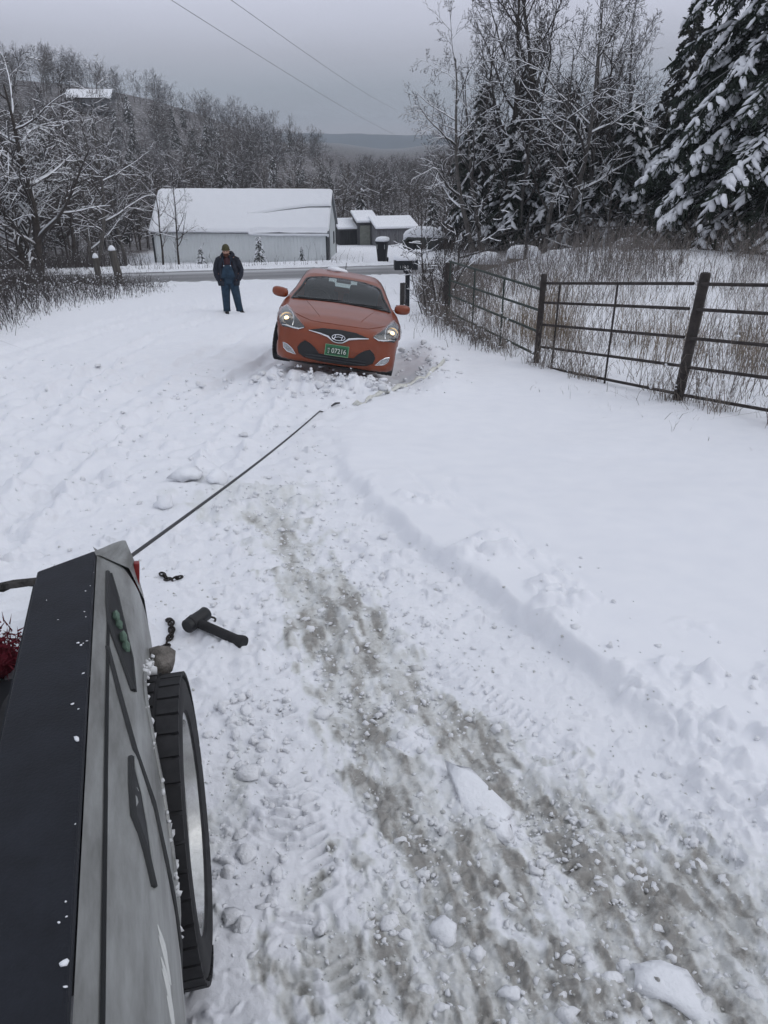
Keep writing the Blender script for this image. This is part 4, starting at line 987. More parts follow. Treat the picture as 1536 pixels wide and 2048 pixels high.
    # body side mouldings that run down to the arch
    def strip(name, pts, r__, m=trim, par=None, fl=.6): return MB().tube([onside(a, h, .002) for a, h in pts], r__, 6, flat=fl).build(name, m, par or root, True)
    strip('moulding', [(1.646, .929), (1.46, .902), (1.28, .872), (1.17, .81), (1.079, .739), (1.05, .665), (1.03, .56), (1.02, .44)], .0075)
    # vent frames: a slanted dark slot each
    def vent(p1, p2, nm):
        up_ = [onside(a, h, .003) for a, h in p1]; dn = [onside(a, h, .002) for a, h in p2]; n_ = len(p1)
        o = MB().add(up_ + dn, [(k, k + 1, n_ + k + 1, n_ + k) for k in range(n_ - 1)]).build(nm, M['black'], root, True)
        MB().tube(up_, .0075, 6, flat=.8).build('vent_frame', trim, o, True); MB().tube(dn, .004, 6, flat=.7).build('vent_frame', trim if len(p1) > 5 else silver, o, True)
        return o
    vent([(2.103, .932), (1.98, .931), (1.88, .930), (1.77, .926), (1.63, .898), (1.506, .874)], [(2.112, .922), (1.98, .903), (1.88, .893), (1.78, .883), (1.66, .872), (1.512, .868)], 'side_vent')
    vent([(1.241, .881), (1.15, .882), (1.065, .880), (.99, .852), (.927, .832)], [(1.225, .874), (1.15, .856), (1.08, .842), (1.0, .832), (.93, .827)], 'side_vent')
    # green scrap jammed into the rear slot
    gg = MB()
    for k, (a, h, s_) in enumerate(((1.835, .910, .030), (1.80, .903, .022), (1.735, .893, .034), (1.70, .887, .026))):
        q = onside(a, h, .004); v, f = IC1; gg.add([tuple(Vector((p[0] * .012, p[1] * s_, p[2] * s_ * .7)) + q) for p in v], [tuple(x_) for x_ in f])
    gs = gg.build('green_scrap', mat('green_scrap', (.11, .17, .13), .8, var=.35, vscale=30), None, True); gs.matrix_world = TM; tag(gs, 'pale green scrap stuffed into the truck side vent', 'scrap')
    # arch lip with frozen slush
    lip = [(pl_at(max(.45, WH + WR * math.sin(t))) + .004, WA + WR * math.cos(t), WH + WR * math.sin(t)) for t in np.linspace(R(12), R(168), 34)]
    MB().tube(lip, .007, 8).build('arch_lip', silver, root, True)
    g = np.random.default_rng(8); pts = np.array([lip[i] for i in g.integers(0, len(lip), 150)]) + np.stack([g.normal(.0, .004, 150), g.normal(0, .02, 150), g.normal(-.010, .006, 150)], -1)
    v, f = scatter_lumps(pts, .0035 + g.gamma(1.3, .0025, 150), IC1, 21, .9, .25)
    ic = mat('dirty_ice', (.42, .40, .37), .6, var=.35, vscale=18, bump=.5, bscale=80)
    obj('arch_ice', fast_mesh('arch_ice', v, f, mat('frozen_slush', (.66, .67, .68), .6, var=.2, vscale=20), smoothed=True), root)['kind'] = 'stuff'
    # inner arch liner
    ln = MB(); nA = 20
    vv = [(L, WA + (WR - .01) * math.cos(t), WH + (WR - .01) * math.sin(t)) for L in (-.10, -.45) for t in np.linspace(0, math.pi, nA)]
    ln.add(vv, [(k, k + 1, nA + k + 1, nA + k) for k in range(nA - 1)] + [tuple(range(nA, 2 * nA))]).build('arch_liner', M['rubber'], root, True)
    # wheel and axle
    steel = mat('polished_wheel', (.62, .62, .60), .26, .95, var=.25, vscale=9)
    w = tyre_rim(M['rubber'], steel, root, (-.132, WA, WH + .005), .41, .235, .29, R(-5.5), blocks=40, spokes=8)
    MB().tube([(-.2, WA, WH), (-1.7, WA, WH)], .05, 10).build('axle', M['rubber'], root, True)
    # tail lamp on the corner
    MB().box((-.104, 2.315, .80), (.02, .03, .12), Matrix.Rotation(R(8), 3, 'Y'), bev=.006).build('tail_lamp', mat('red_lamp', (.20, .014, .012), .3, spec=.5), root, True)
    MB().box((-.110, 2.18, .60), (.012, .13, .30), bev=.004).build('mud_flap', mat('muddy_flap', (.075, .062, .05), .9, var=.5, vscale=16), root)
    # white scuffs near the camera end
    for k, (a, h, l) in enumerate(((.80, .785, .05), (.77, .775, .06), (.74, .78, .05), (.71, .77, .06), (.68, .765, .05))):
        q = [onside(a + d, h + d * .8, .0015) for d in np.linspace(0, l, 5)]; MB().tube(q, [.001, .003, .004, .003, .001], 5, flat=.4).build('scuff', mat('pale_scuff', (.55, .56, .55), .8), root)
    # black sheet added for the dark bed interior, and a shaggy red cloth
    g = np.random.default_rng(6); n = 26; XX, YY = np.meshgrid(np.linspace(-1.6, -.385, n), np.linspace(-.6, 1.93, n))
    ZZ = .72 + .10 * smooth(.95, .6, YY) + .035 * fbm(XX, YY, .4, 4, 12)
    i = np.arange(n - 1)[:, None] * n + np.arange(n - 1)[None]
    tp = obj('bed_dark_sheet', fast_mesh('bed_dark_sheet', np.stack([XX, YY, ZZ], -1).reshape(-1, 3), np.stack([i, i + 1, i + n + 1, i + n], -1).reshape(-1, 4), mat('bed_sheet_black', (.010, .011, .014), .6, var=.4, vscale=5), smoothed=True)); tp.matrix_world = TM
    tag(tp, 'crumpled black sheet added for the dark interior of the truck bed', 'bed_dark_sheet')
    rm_ = mat('shaggy_red', (.14, .016, .026), .95, var=.4, vscale=40); V = []; F = []
    for k in range(900):
        p = Vector((-.545 + g.normal(0, .05), 2.01 + g.normal(0, .05), .75 + abs(g.normal(0, .03)))); d = Vector((g.normal(0, 1), g.normal(0, 1), g.normal(.6, 1))).normalized() * .035; s_ = d.orthogonal().normalized() * .003
        V += [p - s_, p + s_, p + d]; F.append((3 * k, 3 * k + 1, 3 * k + 2))
    v, f = IC2; b0 = len(V); V += [Vector((p[0] * .09 - .545, p[1] * .08 + 2.01, p[2] * .05 + .745)) for p in v]; F += [tuple(int(q) + b0 for q in x_) for x_ in f]
    rr_ = MB().add(V, F).build('shaggy_cloth', rm_, None, False, fix=False); rr_.matrix_world = TM; tag(rr_, 'shaggy dark red cloth bunched inside the truck bed', 'cloth')
    # lump of muddy ice on top of the tyre
    v, f = IC2; g = np.random.default_rng(31); vv = v * np.array([.05, .06, .045]) * (1 + g.normal(0, .13, (len(v), 1)))
    o = obj('ice_lump', fast_mesh('ice_lump', vv, f, mat('muddy_ice', (.17, .155, .14), .7, var=.5, vscale=20, bump=.8, bscale=50), smoothed=True)); o.matrix_world = TM @ Matrix.Translation(Vector((-.065, WA + .30, WH + .345)))
    tag(o, 'muddy ice lump stuck above the truck tyre', 'ice lump')
    # specks of snow on the rail
    g = np.random.default_rng(12); n = 26; pts = np.stack([np.where(g.random(n) < .75, -.218 + g.normal(0, .006, n), g.uniform(-.36, -.22, n)), g.uniform(.45, 2.1, n), np.full(n, .984)], -1)
    v, f = scatter_lumps(pts, .0014 + g.gamma(1.2, .0010, n), IC1, 41, .5, .25); o = obj('rail_snow', fast_mesh('rail_snow', v, f, M['snow_plain'])); o.matrix_world = TM
    tag(o, 'specks of snow on the black bed rail', 'snow', kind='stuff')
build_truck()

# ------------------------------------------------------------------ winch cable, chain, mallet, strap
cable_m = mat('steel_cable', (.075, .075, .080), .5, .6)
ca = Vector((-1.072, 2.55, .435)); cb = Vector((-.752, 8.40, gz(-.752, 8.4) + .02)); 
cpts = [ca.lerp(cb, t) - Vector((0, 0, .03 * math.sin(math.pi * t))) for t in np.linspace(0, 1, 24)] + [Vector((-.70, 8.65, gz(-.70, 8.65) - .03))]
tag(MB().tube(cpts, .0085, 8).build('winch_cable', cable_m, None, True), 'taut dark winch cable running from the truck towards the orange car', 'cable')
tag(MB().tube([(-.64, 8.80, gz(-.64, 8.8) + .02), (-.60, 8.88, gz(-.60, 8.88) + .025), (-.55, 8.93, gz(-.55, 8.93) + .02)], [.010, .014, .010], 8).build('cable_hook', cable_m, None, True), 'small dark hook half buried at the end of the winch cable', 'hook')

def build_mallet():
    p0 = Vector((-1.01, 3.25)); p1 = Vector((-.70, 3.07)); c = (p0 + p1) / 2; ang = math.atan2(p1.y - p0.y, p1.x - p0.x); L = (p1 - p0).length
    z = gz(c.x, c.y); r = empty('mallet', (c.x, c.y, z + .045), (0, R(3), ang)); tag(r, 'black rubber mallet lying on the trampled snow beside the truck', 'mallet')
    h = MB(); h.lathe([(0, -L * .5), (.028, -L * .5), (.030, -L * .49), (.026, -L * .44), (.026, L * .33), (.027, L * .36), (.033, L * .42), (.036, L * .47), (.033, L * .50), (0, L * .505)], 20, 'x'); h.build('handle', M['rubber'], r, 'auto')
    k = MB(); k.lathe([(0, -.080), (.034, -.080), (.038, -.074), (.036, -.04), (.038, 0), (.036, .04), (.038, .064), (.034, .07), (0, .07)], 20, 'y', (-L * .40, .015, .006)); k.build('head', M['black'], r, 'auto')
    s = MB(); s.lathe([(.0375, -.052), (.0395, -.050), (.0395, -.042), (.0375, -.040)], 20, 'y', (-L * .40, .015, .006)); s.build('collar', M['rubber'], r, 'auto')
build_mallet()

def chain(pts, name, lab, r=.011, seed=0):
    root = empty(name, (pts[0][0], pts[0][1], gz(*pts[0]))); tag(root, lab, 'chain'); o = root.location.copy(); P = [Vector((x, y, gz(x, y) + .012)) for x, y in pts]
    g = random.Random(seed); acc = []; d = .034; i = 0; cur = P[0].copy()
    for a, b in zip(P, P[1:]):
        n = max(1, int((b - a).length / d)); acc += [(a.lerp(b, k / n), (b - a).normalized()) for k in range(n)]
    lm = mat('rusty_chain', (.035, .030, .028), .6, .5, var=.4, vscale=30)
    for k, (p, t) in enumerate(acc):
        s = t.cross(Vector((0, 0, 1))).normalized(); u = Vector((0, 0, 1)) if k % 2 else s
        u = (u + s * g.uniform(-.3, .3)).normalized(); w = []
        for a in np.linspace(0, 2 * math.pi, 11): w.append(p + t * math.cos(a) * .028 + u * math.sin(a) * .015 - o)
        MB().tube(w, .006, 5, cap=False).build('link', lm, root, True)
chain([(-1.16, 3.36), (-1.13, 3.30), (-1.10, 3.20), (-1.10, 3.08), (-1.14, 2.98), (-1.18, 2.92)], 'tow_chain', 'rusty chain curled in the snow between the mallet and the truck', seed=2)
chain([(-1.35, 3.92), (-1.30, 3.86), (-1.25, 3.84), (-1.22, 3.90)], 'tow_chain', 'dark chain end poking out behind the truck tail', seed=3)
chain([(-.98, 3.36), (-.93, 3.34), (-.89, 3.36)], 'tow_chain', 'short chain piece lying behind the mallet head', seed=4)

def build_strap():
    sm = mat('pale_strap_webbing', (.66, .66, .61), .85, var=.15, vscale=25)
    line = [(-.38, 8.93, .05, 10), (-.30, 8.88, .03, 40), (-.22, 8.98, .04, 0), (-.16, 9.20, .06, 80), (-.06, 9.28, .10, 20), (.04, 9.50, .05, 35), (.20, 9.90, .05, 10), (.32, 10.15, .06, 25), (.48, 10.28, .14, 50), (.60, 10.35, .06, -10), (.74, 10.75, .07, 30), (.80, 10.95, .06, 65), (.93, 11.35, .09, 30)]
    P = []; 
    for i in range(len(line) - 1):
        for k in range(6):
            t = k / 6; P.append([line[i][j] * (1 - t) + line[i + 1][j] * t for j in range(4)])
    P.append(list(line[-1])); V = []; hs_ = np.array([gz(p_[0], p_[1]) for p_ in P]); hs_ = np.convolve(np.pad(hs_, 4, 'edge'), np.ones(9) / 9, 'valid') - .006 + .016 * np.sin(np.arange(len(P)) * .55)
    for i, (x, y, h, tw) in enumerate(P):
        a, b = P[max(0, i - 1)], P[min(len(P) - 1, i + 1)]; t = Vector((b[0] - a[0], b[1] - a[1], 0)).normalized(); s = Vector((-t.y, t.x, 0)); tw = tw + 40 * math.sin(i * .37); d = s * math.cos(R(tw)) + Vector((0, 0, 1)) * math.sin(R(tw))
        c = Vector((x, y, float(hs_[i]) + h * .34)); V += [c - d * .030, c + d * .030]
    o = MB().add(V, [(2 * i, 2 * i + 1, 2 * i + 3, 2 * i + 2) for i in range(len(P) - 1)]).build('tow_strap', sm, None, 'all'); o.modifiers.new('t', 'SOLIDIFY').thickness = .004
    tag(o, 'pale twisted tow strap lying beside the orange car', 'strap')
build_strap()

# ------------------------------------------------------------------ pipe fence on the right
rust = mat('rusty_pipe', (.048, .041, .039), .8, .2, var=.4, vscale=9, bump=.2)
dgreen = mat('weathered_green_pipe', (.045, .060, .052), .75, .2, var=.4, vscale=9)
FP = {1: (1.54, 18.64), 2: (2.46, 11.93), 3: (3.657, 9.02), 4: (5.05, 6.05)}
def hgt(x, y, h): return Vector((x, y, -PLANE * y + h))
def post(p, top, lean, r, nm, lab, m, cap_h=0.0):
    b = hgt(p[0], p[1], -.35); t = hgt(p[0] + lean[0], p[1] + lean[1], top)
    o = empty(nm, (p[0], p[1], gz(*p))); tag(o, lab, 'fence post', 'pipe fence posts')
    q = MB(); q.tube([b, t - Vector((0, 0, .03)), t - Vector((0, 0, .008)), t], [r, r, r * .85, r * .4], 14); q.v = [tuple(Vector(v) - o.location) for v in q.v]; q.build('post', m, o, 'auto')
post(FP[1], 1.36, (0, 0), .085, 'fence_post', 'dark fence post at the far end of the green gate', rust)
post(FP[2], 1.41, (.0, 0), .048, 'fence_post', 'dark pipe post between the green gate and the rusty panels', rust)
post(FP[3], 1.56, (.075, .0), .062, 'fence_post', 'thick leaning pipe post between the two rusty panels', rust)
post(FP[4], 1.6, (.0, 0), .06, 'fence_post', 'pipe post at the near right end of the fence', rust)
def panel(nm, lab, a, b, ha, hb, verts, m, r, cat='fence', inset=(.06, .06), sub=8, sag=0.0):
    o = empty(nm, (a[0], a[1], gz(*a))); tag(o, lab, cat, 'pipe fence panels'); A, B = Vector(a), Vector(b); d = (B - A).normalized(); A2, B2 = A + d * inset[0], B - d * inset[1]
    for h0, h1 in zip(ha, hb):
        pts = []
        for k in range(sub + 1):
            t = k / sub; p = A2.lerp(B2, t); pts.append(hgt(p.x, p.y, h0 + (h1 - h0) * t - sag * math.sin(math.pi * t)) - o.location)
        MB().tube(pts, r, 10).build('rail', m, o, True)
    for t in verts:
        p = A2.lerp(B2, t); h0 = ha[-1] + (hb[-1] - ha[-1]) * t; h1 = ha[0] + (hb[0] - ha[0]) * t
        off = Vector((-d.y, d.x)) * -.012; MB().tube([hgt(p.x + off.x, p.y + off.y, h0 - .12) - o.location, hgt(p.x + off.x, p.y + off.y, h1) - o.location], r * .75, 8).build('upright', m, o, True)
panel('pipe_fence', 'rusty five rail pipe panel between the two middle posts', FP[2], FP[3], [1.27, .98, .64, .29, -.02], [1.43, 1.14, .80, .45, .10], (.13, .56), rust, .020)
panel('pipe_fence', 'rusty five rail pipe panel leaving the picture at the right', FP[3], FP[4], [1.43, 1.14, .80, .45, .10], [1.56, 1.26, .94, .60, .24], (.72,), rust, .020)
panel('field_gate', 'weathered green pipe gate sloping away behind the orange car', FP[1], FP[2], [1.39, .96, .62, .22, -.05], [1.17, .85, .52, .15, -.2], (.03, .38, .70), dgreen, .021, 'gate')

# ------------------------------------------------------------------ mailboxes, bin, old posts
def build_mailbox():
    x, y = .62, 22.3; z = gz(x, y, False); r = empty('mailbox', (x, y, z), (0, 0, R(6))); tag(r, 'large black mailbox on a post with a thick cap of snow', 'mailbox')
    m = mat('black_mailbox', (.016, .018, .022), .55); b = MB(); n = 10
    sec = [(-.15, 0), (.15, 0), (.15, .22)] + [(.15 * math.cos(a), .22 + .09 * math.sin(a)) for a in np.linspace(0, math.pi, n)][1:] ; V = []
    for xx in (-.33, .33): V += [(xx, q[0], q[1] + 1.02) for q in sec]
    k = len(sec); b.add(V, [(i, (i + 1) % k, k + (i + 1) % k, k + i) for i in range(k)] + [tuple(range(k)), tuple(range(k, 2 * k))]).build('box', m, r, 'auto')
    s = MB(); s.loft([((0, 0, 1.275), .335, .165), ((0, 0, 1.31), .35, .18), ((0, 0, 1.38), .335, .165), ((0, 0, 1.43), .27, .11), ((0, 0, 1.44), .1, .05)], 24, pw=4); s.build('snow_cap', M['snow'], r, 'all')
    p = MB(); p.box((.06, .02, .42), (.12, .12, 1.25), bev=.01); p.box((.02, -.07, .98), (.18, .16, .08), bev=.01); p.build('post', m, r, True)
    MB().box((.02, -.13, 1.025), (.14, .07, .03), bev=.012).build('ledge_snow', M['snow_plain'], r, True)
    MB().box((-.09, -.03, .22), (.14, .07, .85), bev=.008).build('brace', mat('dark_timber', (.05, .047, .045), .9, var=.3), r, True)
    nw = mat('number_white', (.5, .5, .5), .6)
    for k, ch in enumerate('1130'): text_mesh(ch, .11, 'digit', nw, r, (-.17 + .07 * k, -.153, 1.10), (R(90), 0, 0), .001, .9)
    x, y = .80, 27.0; z = gz(x, y, False); r = empty('mailbox', (x, y, z)); tag(r, 'small dark mailbox with a round snow dome just behind the large one', 'mailbox')
    q = MB(); q.box((0, 0, .45), (.10, .10, 1.0), bev=.008); q.build('post', m, r)
    q = MB(); q.box((0, .1, 1.03), (.20, .48, .18), bev=.03); q.build('box', m, r, True)
    s = MB(); s.loft([((0, .08, 1.11), .10, .24), ((0, .08, 1.17), .105, .25), ((0, .08, 1.24), .095, .23), ((0, .08, 1.30), .06, .15), ((0, .08, 1.32), .02, .05)], 16); s.build('snow_cap', M['snow'], r, 'all')
    for k, ch in enumerate('117'): text_mesh(ch, .085, 'digit', nw, r, (-.05 + .05 * k, -.145, 1.03), (R(90), 0, 0), .001)
build_mailbox()

def build_bin():
    x, y = -.10, 43.4; z = gz(x, y, False); r = empty('wheelie_bin', (x, y, z), (0, 0, R(-12))); r.scale = (1.05,) * 3; tag(r, 'dark wheelie bin with a snow covered lid beyond the road', 'bin')
    m = mat('dark_bin_plastic', (.018, .018, .021), .6); b = MB()
    b.loft([((0, 0, .04), .21, .24), ((0, 0, .5), .25, .29), ((0, 0, 1.0), .30, .35), ((0, 0, 1.03), .32, .37)], 20, pw=6); b.build('body', m, r, 'auto')
    for sx in (-1, 1):
        q = MB(); q.lathe([(.02, -.03), (.11, -.03), (.12, 0), (.11, .03), (.02, .03)], 18, 'x', (sx * .24, .26, .12)); q.build('wheel', M['rubber'], r, 'auto')
        MB().box((sx * .20, -.352, .82), (.04, .02, .22), bev=.006).build('grip', mat('pale_sticker%d' % sx, (.30, .31, .31), .7), r)
    l = MB(); l.loft([((0, .0, 1.03), .33, .38), ((0, 0, 1.07), .33, .38), ((0, .03, 1.12), .28, .30)], 20, pw=6); l.build('lid', m, r, 'auto')
    s = MB(); s.loft([((0, 0, 1.08), .34, .39), ((.02, 0, 1.15), .345, .395), ((.03, 0, 1.24), .30, .35), ((.03, 0, 1.28), .16, .2), ((.03, 0, 1.285), .03, .03)], 20, pw=3.5); s.build('snow_cap', M['snow'], r, 'all')
build_bin()

def old_post(x, y, h, r_, lean, lab):
    z = gz(x, y, False); o = empty('timber_post', (x, y, z)); tag(o, lab, 'post', 'old timber posts by the verge')
    q = MB(); q.loft([((0, 0, -.3), r_, r_), ((lean[0] * .3, 0, h * .3), r_ * .97, r_ * .95), ((lean[0] * .7, 0, h * .7), r_ * .93, r_ * .92), ((lean[0], lean[1], h), r_ * .9, r_ * .9)], 12, pw=2.6)
    q.build('post', mat('grey_timber', (.10, .092, .083), .95, var=.4, vscale=14, bump=.6, bscale=30, stretch=(1, 1, .12)), o, 'auto')
    s = MB(); s.loft([((lean[0], lean[1], h - .01), r_ * .92, r_ * .92), ((lean[0], lean[1], h + .06), r_ * .9, r_ * .9), ((lean[0], lean[1], h + .16), r_ * .5, r_ * .5), ((lean[0], lean[1], h + .19), r_ * .1, r_ * .1)], 12); s.build('snow_cap', M['snow'], o, 'all')
old_post(-11.9, 32.4, 1.25, .13, (-.02, 0), 'shorter weathered timber post with a pointed snow cap in the left brush')
old_post(-10.55, 31.0, 1.42, .155, (-.16, 0), 'taller leaning timber post with a rounded snow cap in the left brush')

# ------------------------------------------------------------------ road beyond the drive
def build_road():
    xs = np.linspace(-90, 90, 181); vs_ = np.linspace(35.5, 40.9, 12); X, Vv = np.meshgrid(xs, vs_); Y = Vv + .2 * (np.clip(X, -70, 70) + 5)
    Z = base(X, Y) + .03; n = len(xs); i = np.arange(len(vs_) - 1)[:, None] * n + np.arange(n - 1)[None]
    m = bpy.data.materials.new('wet_asphalt'); m.use_nodes = True; t = m.node_tree; b = t.nodes['Principled BSDF']; b.inputs['Roughness'].default_value = .5
    at = t.nodes.new('ShaderNodeAttribute'); at.attribute_name = 'across'; co = t.nodes.new('ShaderNodeTexCoord'); mp_ = t.nodes.new('ShaderNodeMapping'); mp_.inputs['Scale'].default_value = (.12, 1.5, 1)
    mp_.inputs['Rotation'].default_value = (0, 0, -.197); t.links.new(co.outputs['Object'], mp_.inputs[0])
    nz_ = t.nodes.new('ShaderNodeTexNoise'); nz_.inputs['Scale'].default_value = 2.2; nz_.inputs['Detail'].default_value = 6; t.links.new(mp_.outputs[0], nz_.inputs['Vector'])
    ad = t.nodes.new('ShaderNodeMath'); ad.operation = 'MULTIPLY_ADD'; ad.inputs[1].default_value = .22; t.links.new(nz_.outputs[0], ad.inputs[0]); t.links.new(at.outputs['Fac'], ad.inputs[2])
    rp = t.nodes.new('ShaderNodeValToRGB'); e = rp.color_ramp.elements; e[0].position = .06; e[0].color = (.60, .61, .64, 1); e[1].position = 1.15; e[1].color = (.6, .61, .64, 1)
    for p, c in ((.15, (.17, .17, .175)), (.36, (.115, .115, .12)), (.50, (.20, .20, .205)), (.62, (.13, .13, .135)), (.74, (.30, .30, .31)), (.82, (.50, .51, .53)), (.90, (.16, .16, .165)), (.99, (.14, .14, .145))):
        q = e.new(min(p, .995)); q.color = (*c, 1)
    t.links.new(ad.outputs[0], rp.inputs[0]); t.links.new(rp.outputs[0], b.inputs['Base Color'])
    me = fast_mesh('road', np.stack([X, Y, Z], -1).reshape(-1, 3), np.stack([i, i + 1, i + n + 1, i + n], -1).reshape(-1, 4), m, smoothed=True)
    a = me.attributes.new('across', 'FLOAT', 'POINT'); a.data.foreach_set('value', ((Vv - 35.5) / 5.4 * .95 - .05).ravel().astype(np.float32))
    tag(obj('road', me), 'wet grey road with slush streaks crossing behind the car', kind='structure')
    # ploughed banks along both edges
    for v0, nm in ((35.2, 'near'), (41.3, 'far')):
        nx, ny = 420, 14; X, Vv = np.meshgrid(np.linspace(-60, 40, nx), np.linspace(-.75, .75, ny)); W = v0 + Vv; Y = W + .2 * (np.clip(X, -70, 70) + 5)
        lum = np.abs(fbm(X, Y, .7, 4, 13, .6)); gap = smooth(-.3, .3, fbm(X, Y * 0, 6, 2, 19)) * .6 + .4
        if nm == 'near': gap = gap * (1 - .8 * np.exp(-((X + 3.5) / 3.0) ** 2))
        Z = base(X, Y) + np.maximum(0, 1 - (Vv / .75) ** 2) * (.07 + .30 * lum) * gap - .03 + (.02 if nm == 'near' else 0)
        i = np.arange(ny - 1)[:, None] * nx + np.arange(nx - 1)[None]
        tag(obj('snow_bank', fast_mesh('snow_bank', np.stack([X, Y, Z], -1).reshape(-1, 3), np.stack([i, i + 1, i + nx + 1, i + nx], -1).reshape(-1, 4), M['snow'], smoothed=True)), kind='structure')
build_road()

# ------------------------------------------------------------------ barn
def build_barn():
    A = Vector((-16.75, 57.6)); B = Vector((-4.15, 57.1)); d = (B - A); L = d.length; ang = math.atan2(d.y, d.x); z = -6.22; W = 6.4; EH = 2.22; RH = 4.62
    r = empty('barn', (A.x, A.y, z), (0, 0, ang)); tag(r, 'long pale metal barn with a thick snow covered gable roof', 'barn')
    wall = mat('pale_metal_siding', (.70, .73, .735), .55, .03, var=.05, vscale=.8); dark = mat('barn_dark_trim', (.022, .024, .028), .5)
    # ribbed front and back walls, gable ends
    def ribbed(y, name, flip):
        n = int(L / .23); V = []; F = []
        for i in range(n):
            x0 = L * i / n; x1 = L * (i + 1) / n; m_ = x0 + (x1 - x0) * .74
            for q, (xa, off) in enumerate(((x0, 0), (m_, 0), (m_ + .02, -.028 * flip), (x1 - .02, -.028 * flip))): V += [(xa, y + off, -.4), (xa, y + off, EH)]
        V += [(L, y, -.4), (L, y, EH)]; k = len(V) // 2
        F = [(2 * i, 2 * i + 2, 2 * i + 3, 2 * i + 1) for i in range(k - 1)]
        MB().add(V, F).build(name, wall, r)
    ribbed(0, 'front_wall', 1); ribbed(W, 'back_wall', -1)
    for x, nm in ((0, 'gable_wall'), (L, 'gable_wall')):
        g = MB().add([(x, 0, -.4), (x, W, -.4), (x, W, EH), (x, W / 2, RH), (x, 0, EH)], [(0, 1, 2, 3, 4)]); o = g.build(nm, wall, r)
        k = MB(); sgn = 1 if x > 0 else -1
        for j in range(28):
            yy = W * (j + .5) / 28; top = EH + (RH - EH) * (1 - abs(yy - W / 2) / (W / 2)); k.box((x + sgn * .013, yy, top / 2 - .2), (.024, .045, top + .36))
        k.build('wall_ribs', wall, o)
    for y in (0, W):
        for x in (0, L): MB().box((x + (.02 if x else -.02), y + (-.03 if y == 0 else .03), EH / 2 - .1), (.12, .10, EH + .2)).build('corner_trim', dark, r)
    # doors and window on the right-hand gable
    dr = MB().box((L + .045, 1.15, 1.05), (.05, 1.0, 2.12)).build('door', mat('barn_door_dark', (.05, .055, .06), .5), r)
    MB().box((L + .055, 1.15, 1.05), (.035, 1.16, 2.26)).build('door_frame', dark, dr); MB().box((L + .085, 1.52, 1.02), (.03, .10, .05)).build('handle', M['chrome'], dr)
    wn = MB().box((L + .03, 4.9, 1.25), (.04, .7, .9)).build('window', dark, r); MB().box((L + .055, 4.9, 1.25), (.02, .58, .78)).build('pane', mat('dark_pane', (.05, .06, .07), .1, spec=.8), wn)
    # roof sheet, then snow with a slide crack
    ov = .22
    def slope(y): return EH + (RH - EH) * (1 - abs(y - W / 2) / (W / 2))
    V = []; 
    for x in (-ov, L + ov): V += [(x, -ov, slope(-ov) + .02), (x, W / 2, RH + .02), (x, W + ov, slope(W + ov) + .02)]
    rf = MB().add(V, [(0, 1, 4, 3), (1, 2, 5, 4)]).build('roof', mat('barn_roof_metal', (.16, .17, .18), .4, .4), r)
    rf.modifiers.new('t', 'SOLIDIFY').thickness = .05
    nx, ny = 240, 70; xs = np.linspace(-ov, L + ov, nx); ys = np.concatenate([np.linspace(-ov - .06, W / 2, ny), np.linspace(W / 2 + .15, W + ov, 20)]); X, Y = np.meshgrid(xs, ys); ny = len(ys)
    th = .20 + .03 * fbm(X, Y, 2.0, 3, 15)
    edge = np.minimum(smooth(-ov, -ov + .25, X), smooth(L + ov, L + ov - .18, X)); eav = smooth(-ov - .08, -ov + .12 , Y)
    # crack: from the right verge, mid slope, running left and down
    yc = np.interp(X, [L * .50, L * .62, L * .75, L * .88, L + .3], [1.02, 1.22, 1.52, 1.74, 1.78]); wd_ = np.interp(X, [L * .52, L * .62, L, L + .3], [.0, .05, .085, .09])
    crack = np.exp(-((Y - yc) / np.maximum(wd_, .004)) ** 2) * (X > L * .52)
    lower = smooth(0, .05, yc - Y) * smooth(L * .55, L * .7, X) * .05
    Z = np.minimum(EH + (RH - EH) * (1 - np.abs(Y - W / 2) / (W / 2)), RH - .04) + .05 + th * (.35 + .65 * edge) * (.45 + .55 * eav) * (1 - .92 * crack) - lower
    slide = (X > L * .56) & (Y < -ov + .10 + .12 * smooth(L * .56, L * .63, X)); Z[slide] -= .15
    i = np.arange(ny - 1)[:, None] * nx + np.arange(nx - 1)[None]
    so_ = obj('roof_snow', fast_mesh('roof_snow', np.stack([X, Y, Z], -1).reshape(-1, 3), np.stack([i, i + 1, i + nx + 1, i + nx], -1).reshape(-1, 4), M['snow_plain'], smoothed=True), r); so_.modifiers.new('t', 'SOLIDIFY').thickness = .12
    # the dark gap where the sheet of snow slid
    xs_ = np.linspace(L * .56, L + ov - .02, 30)
    pts = [(x, float(np.interp(x, [L * .50, L * .62, L * .75, L * .88, L + .3], [1.02, 1.22, 1.52, 1.74, 1.78]))) for x in xs_]
    MB().tube([(x, y, slope(y) + .155 + .0 * x) for x, y in pts], [max(.012, .05 * k / 29) for k in range(30)], 6, flat=.6).build('bare_roof_gap', rf.data.materials[0], rf, True)
build_barn()

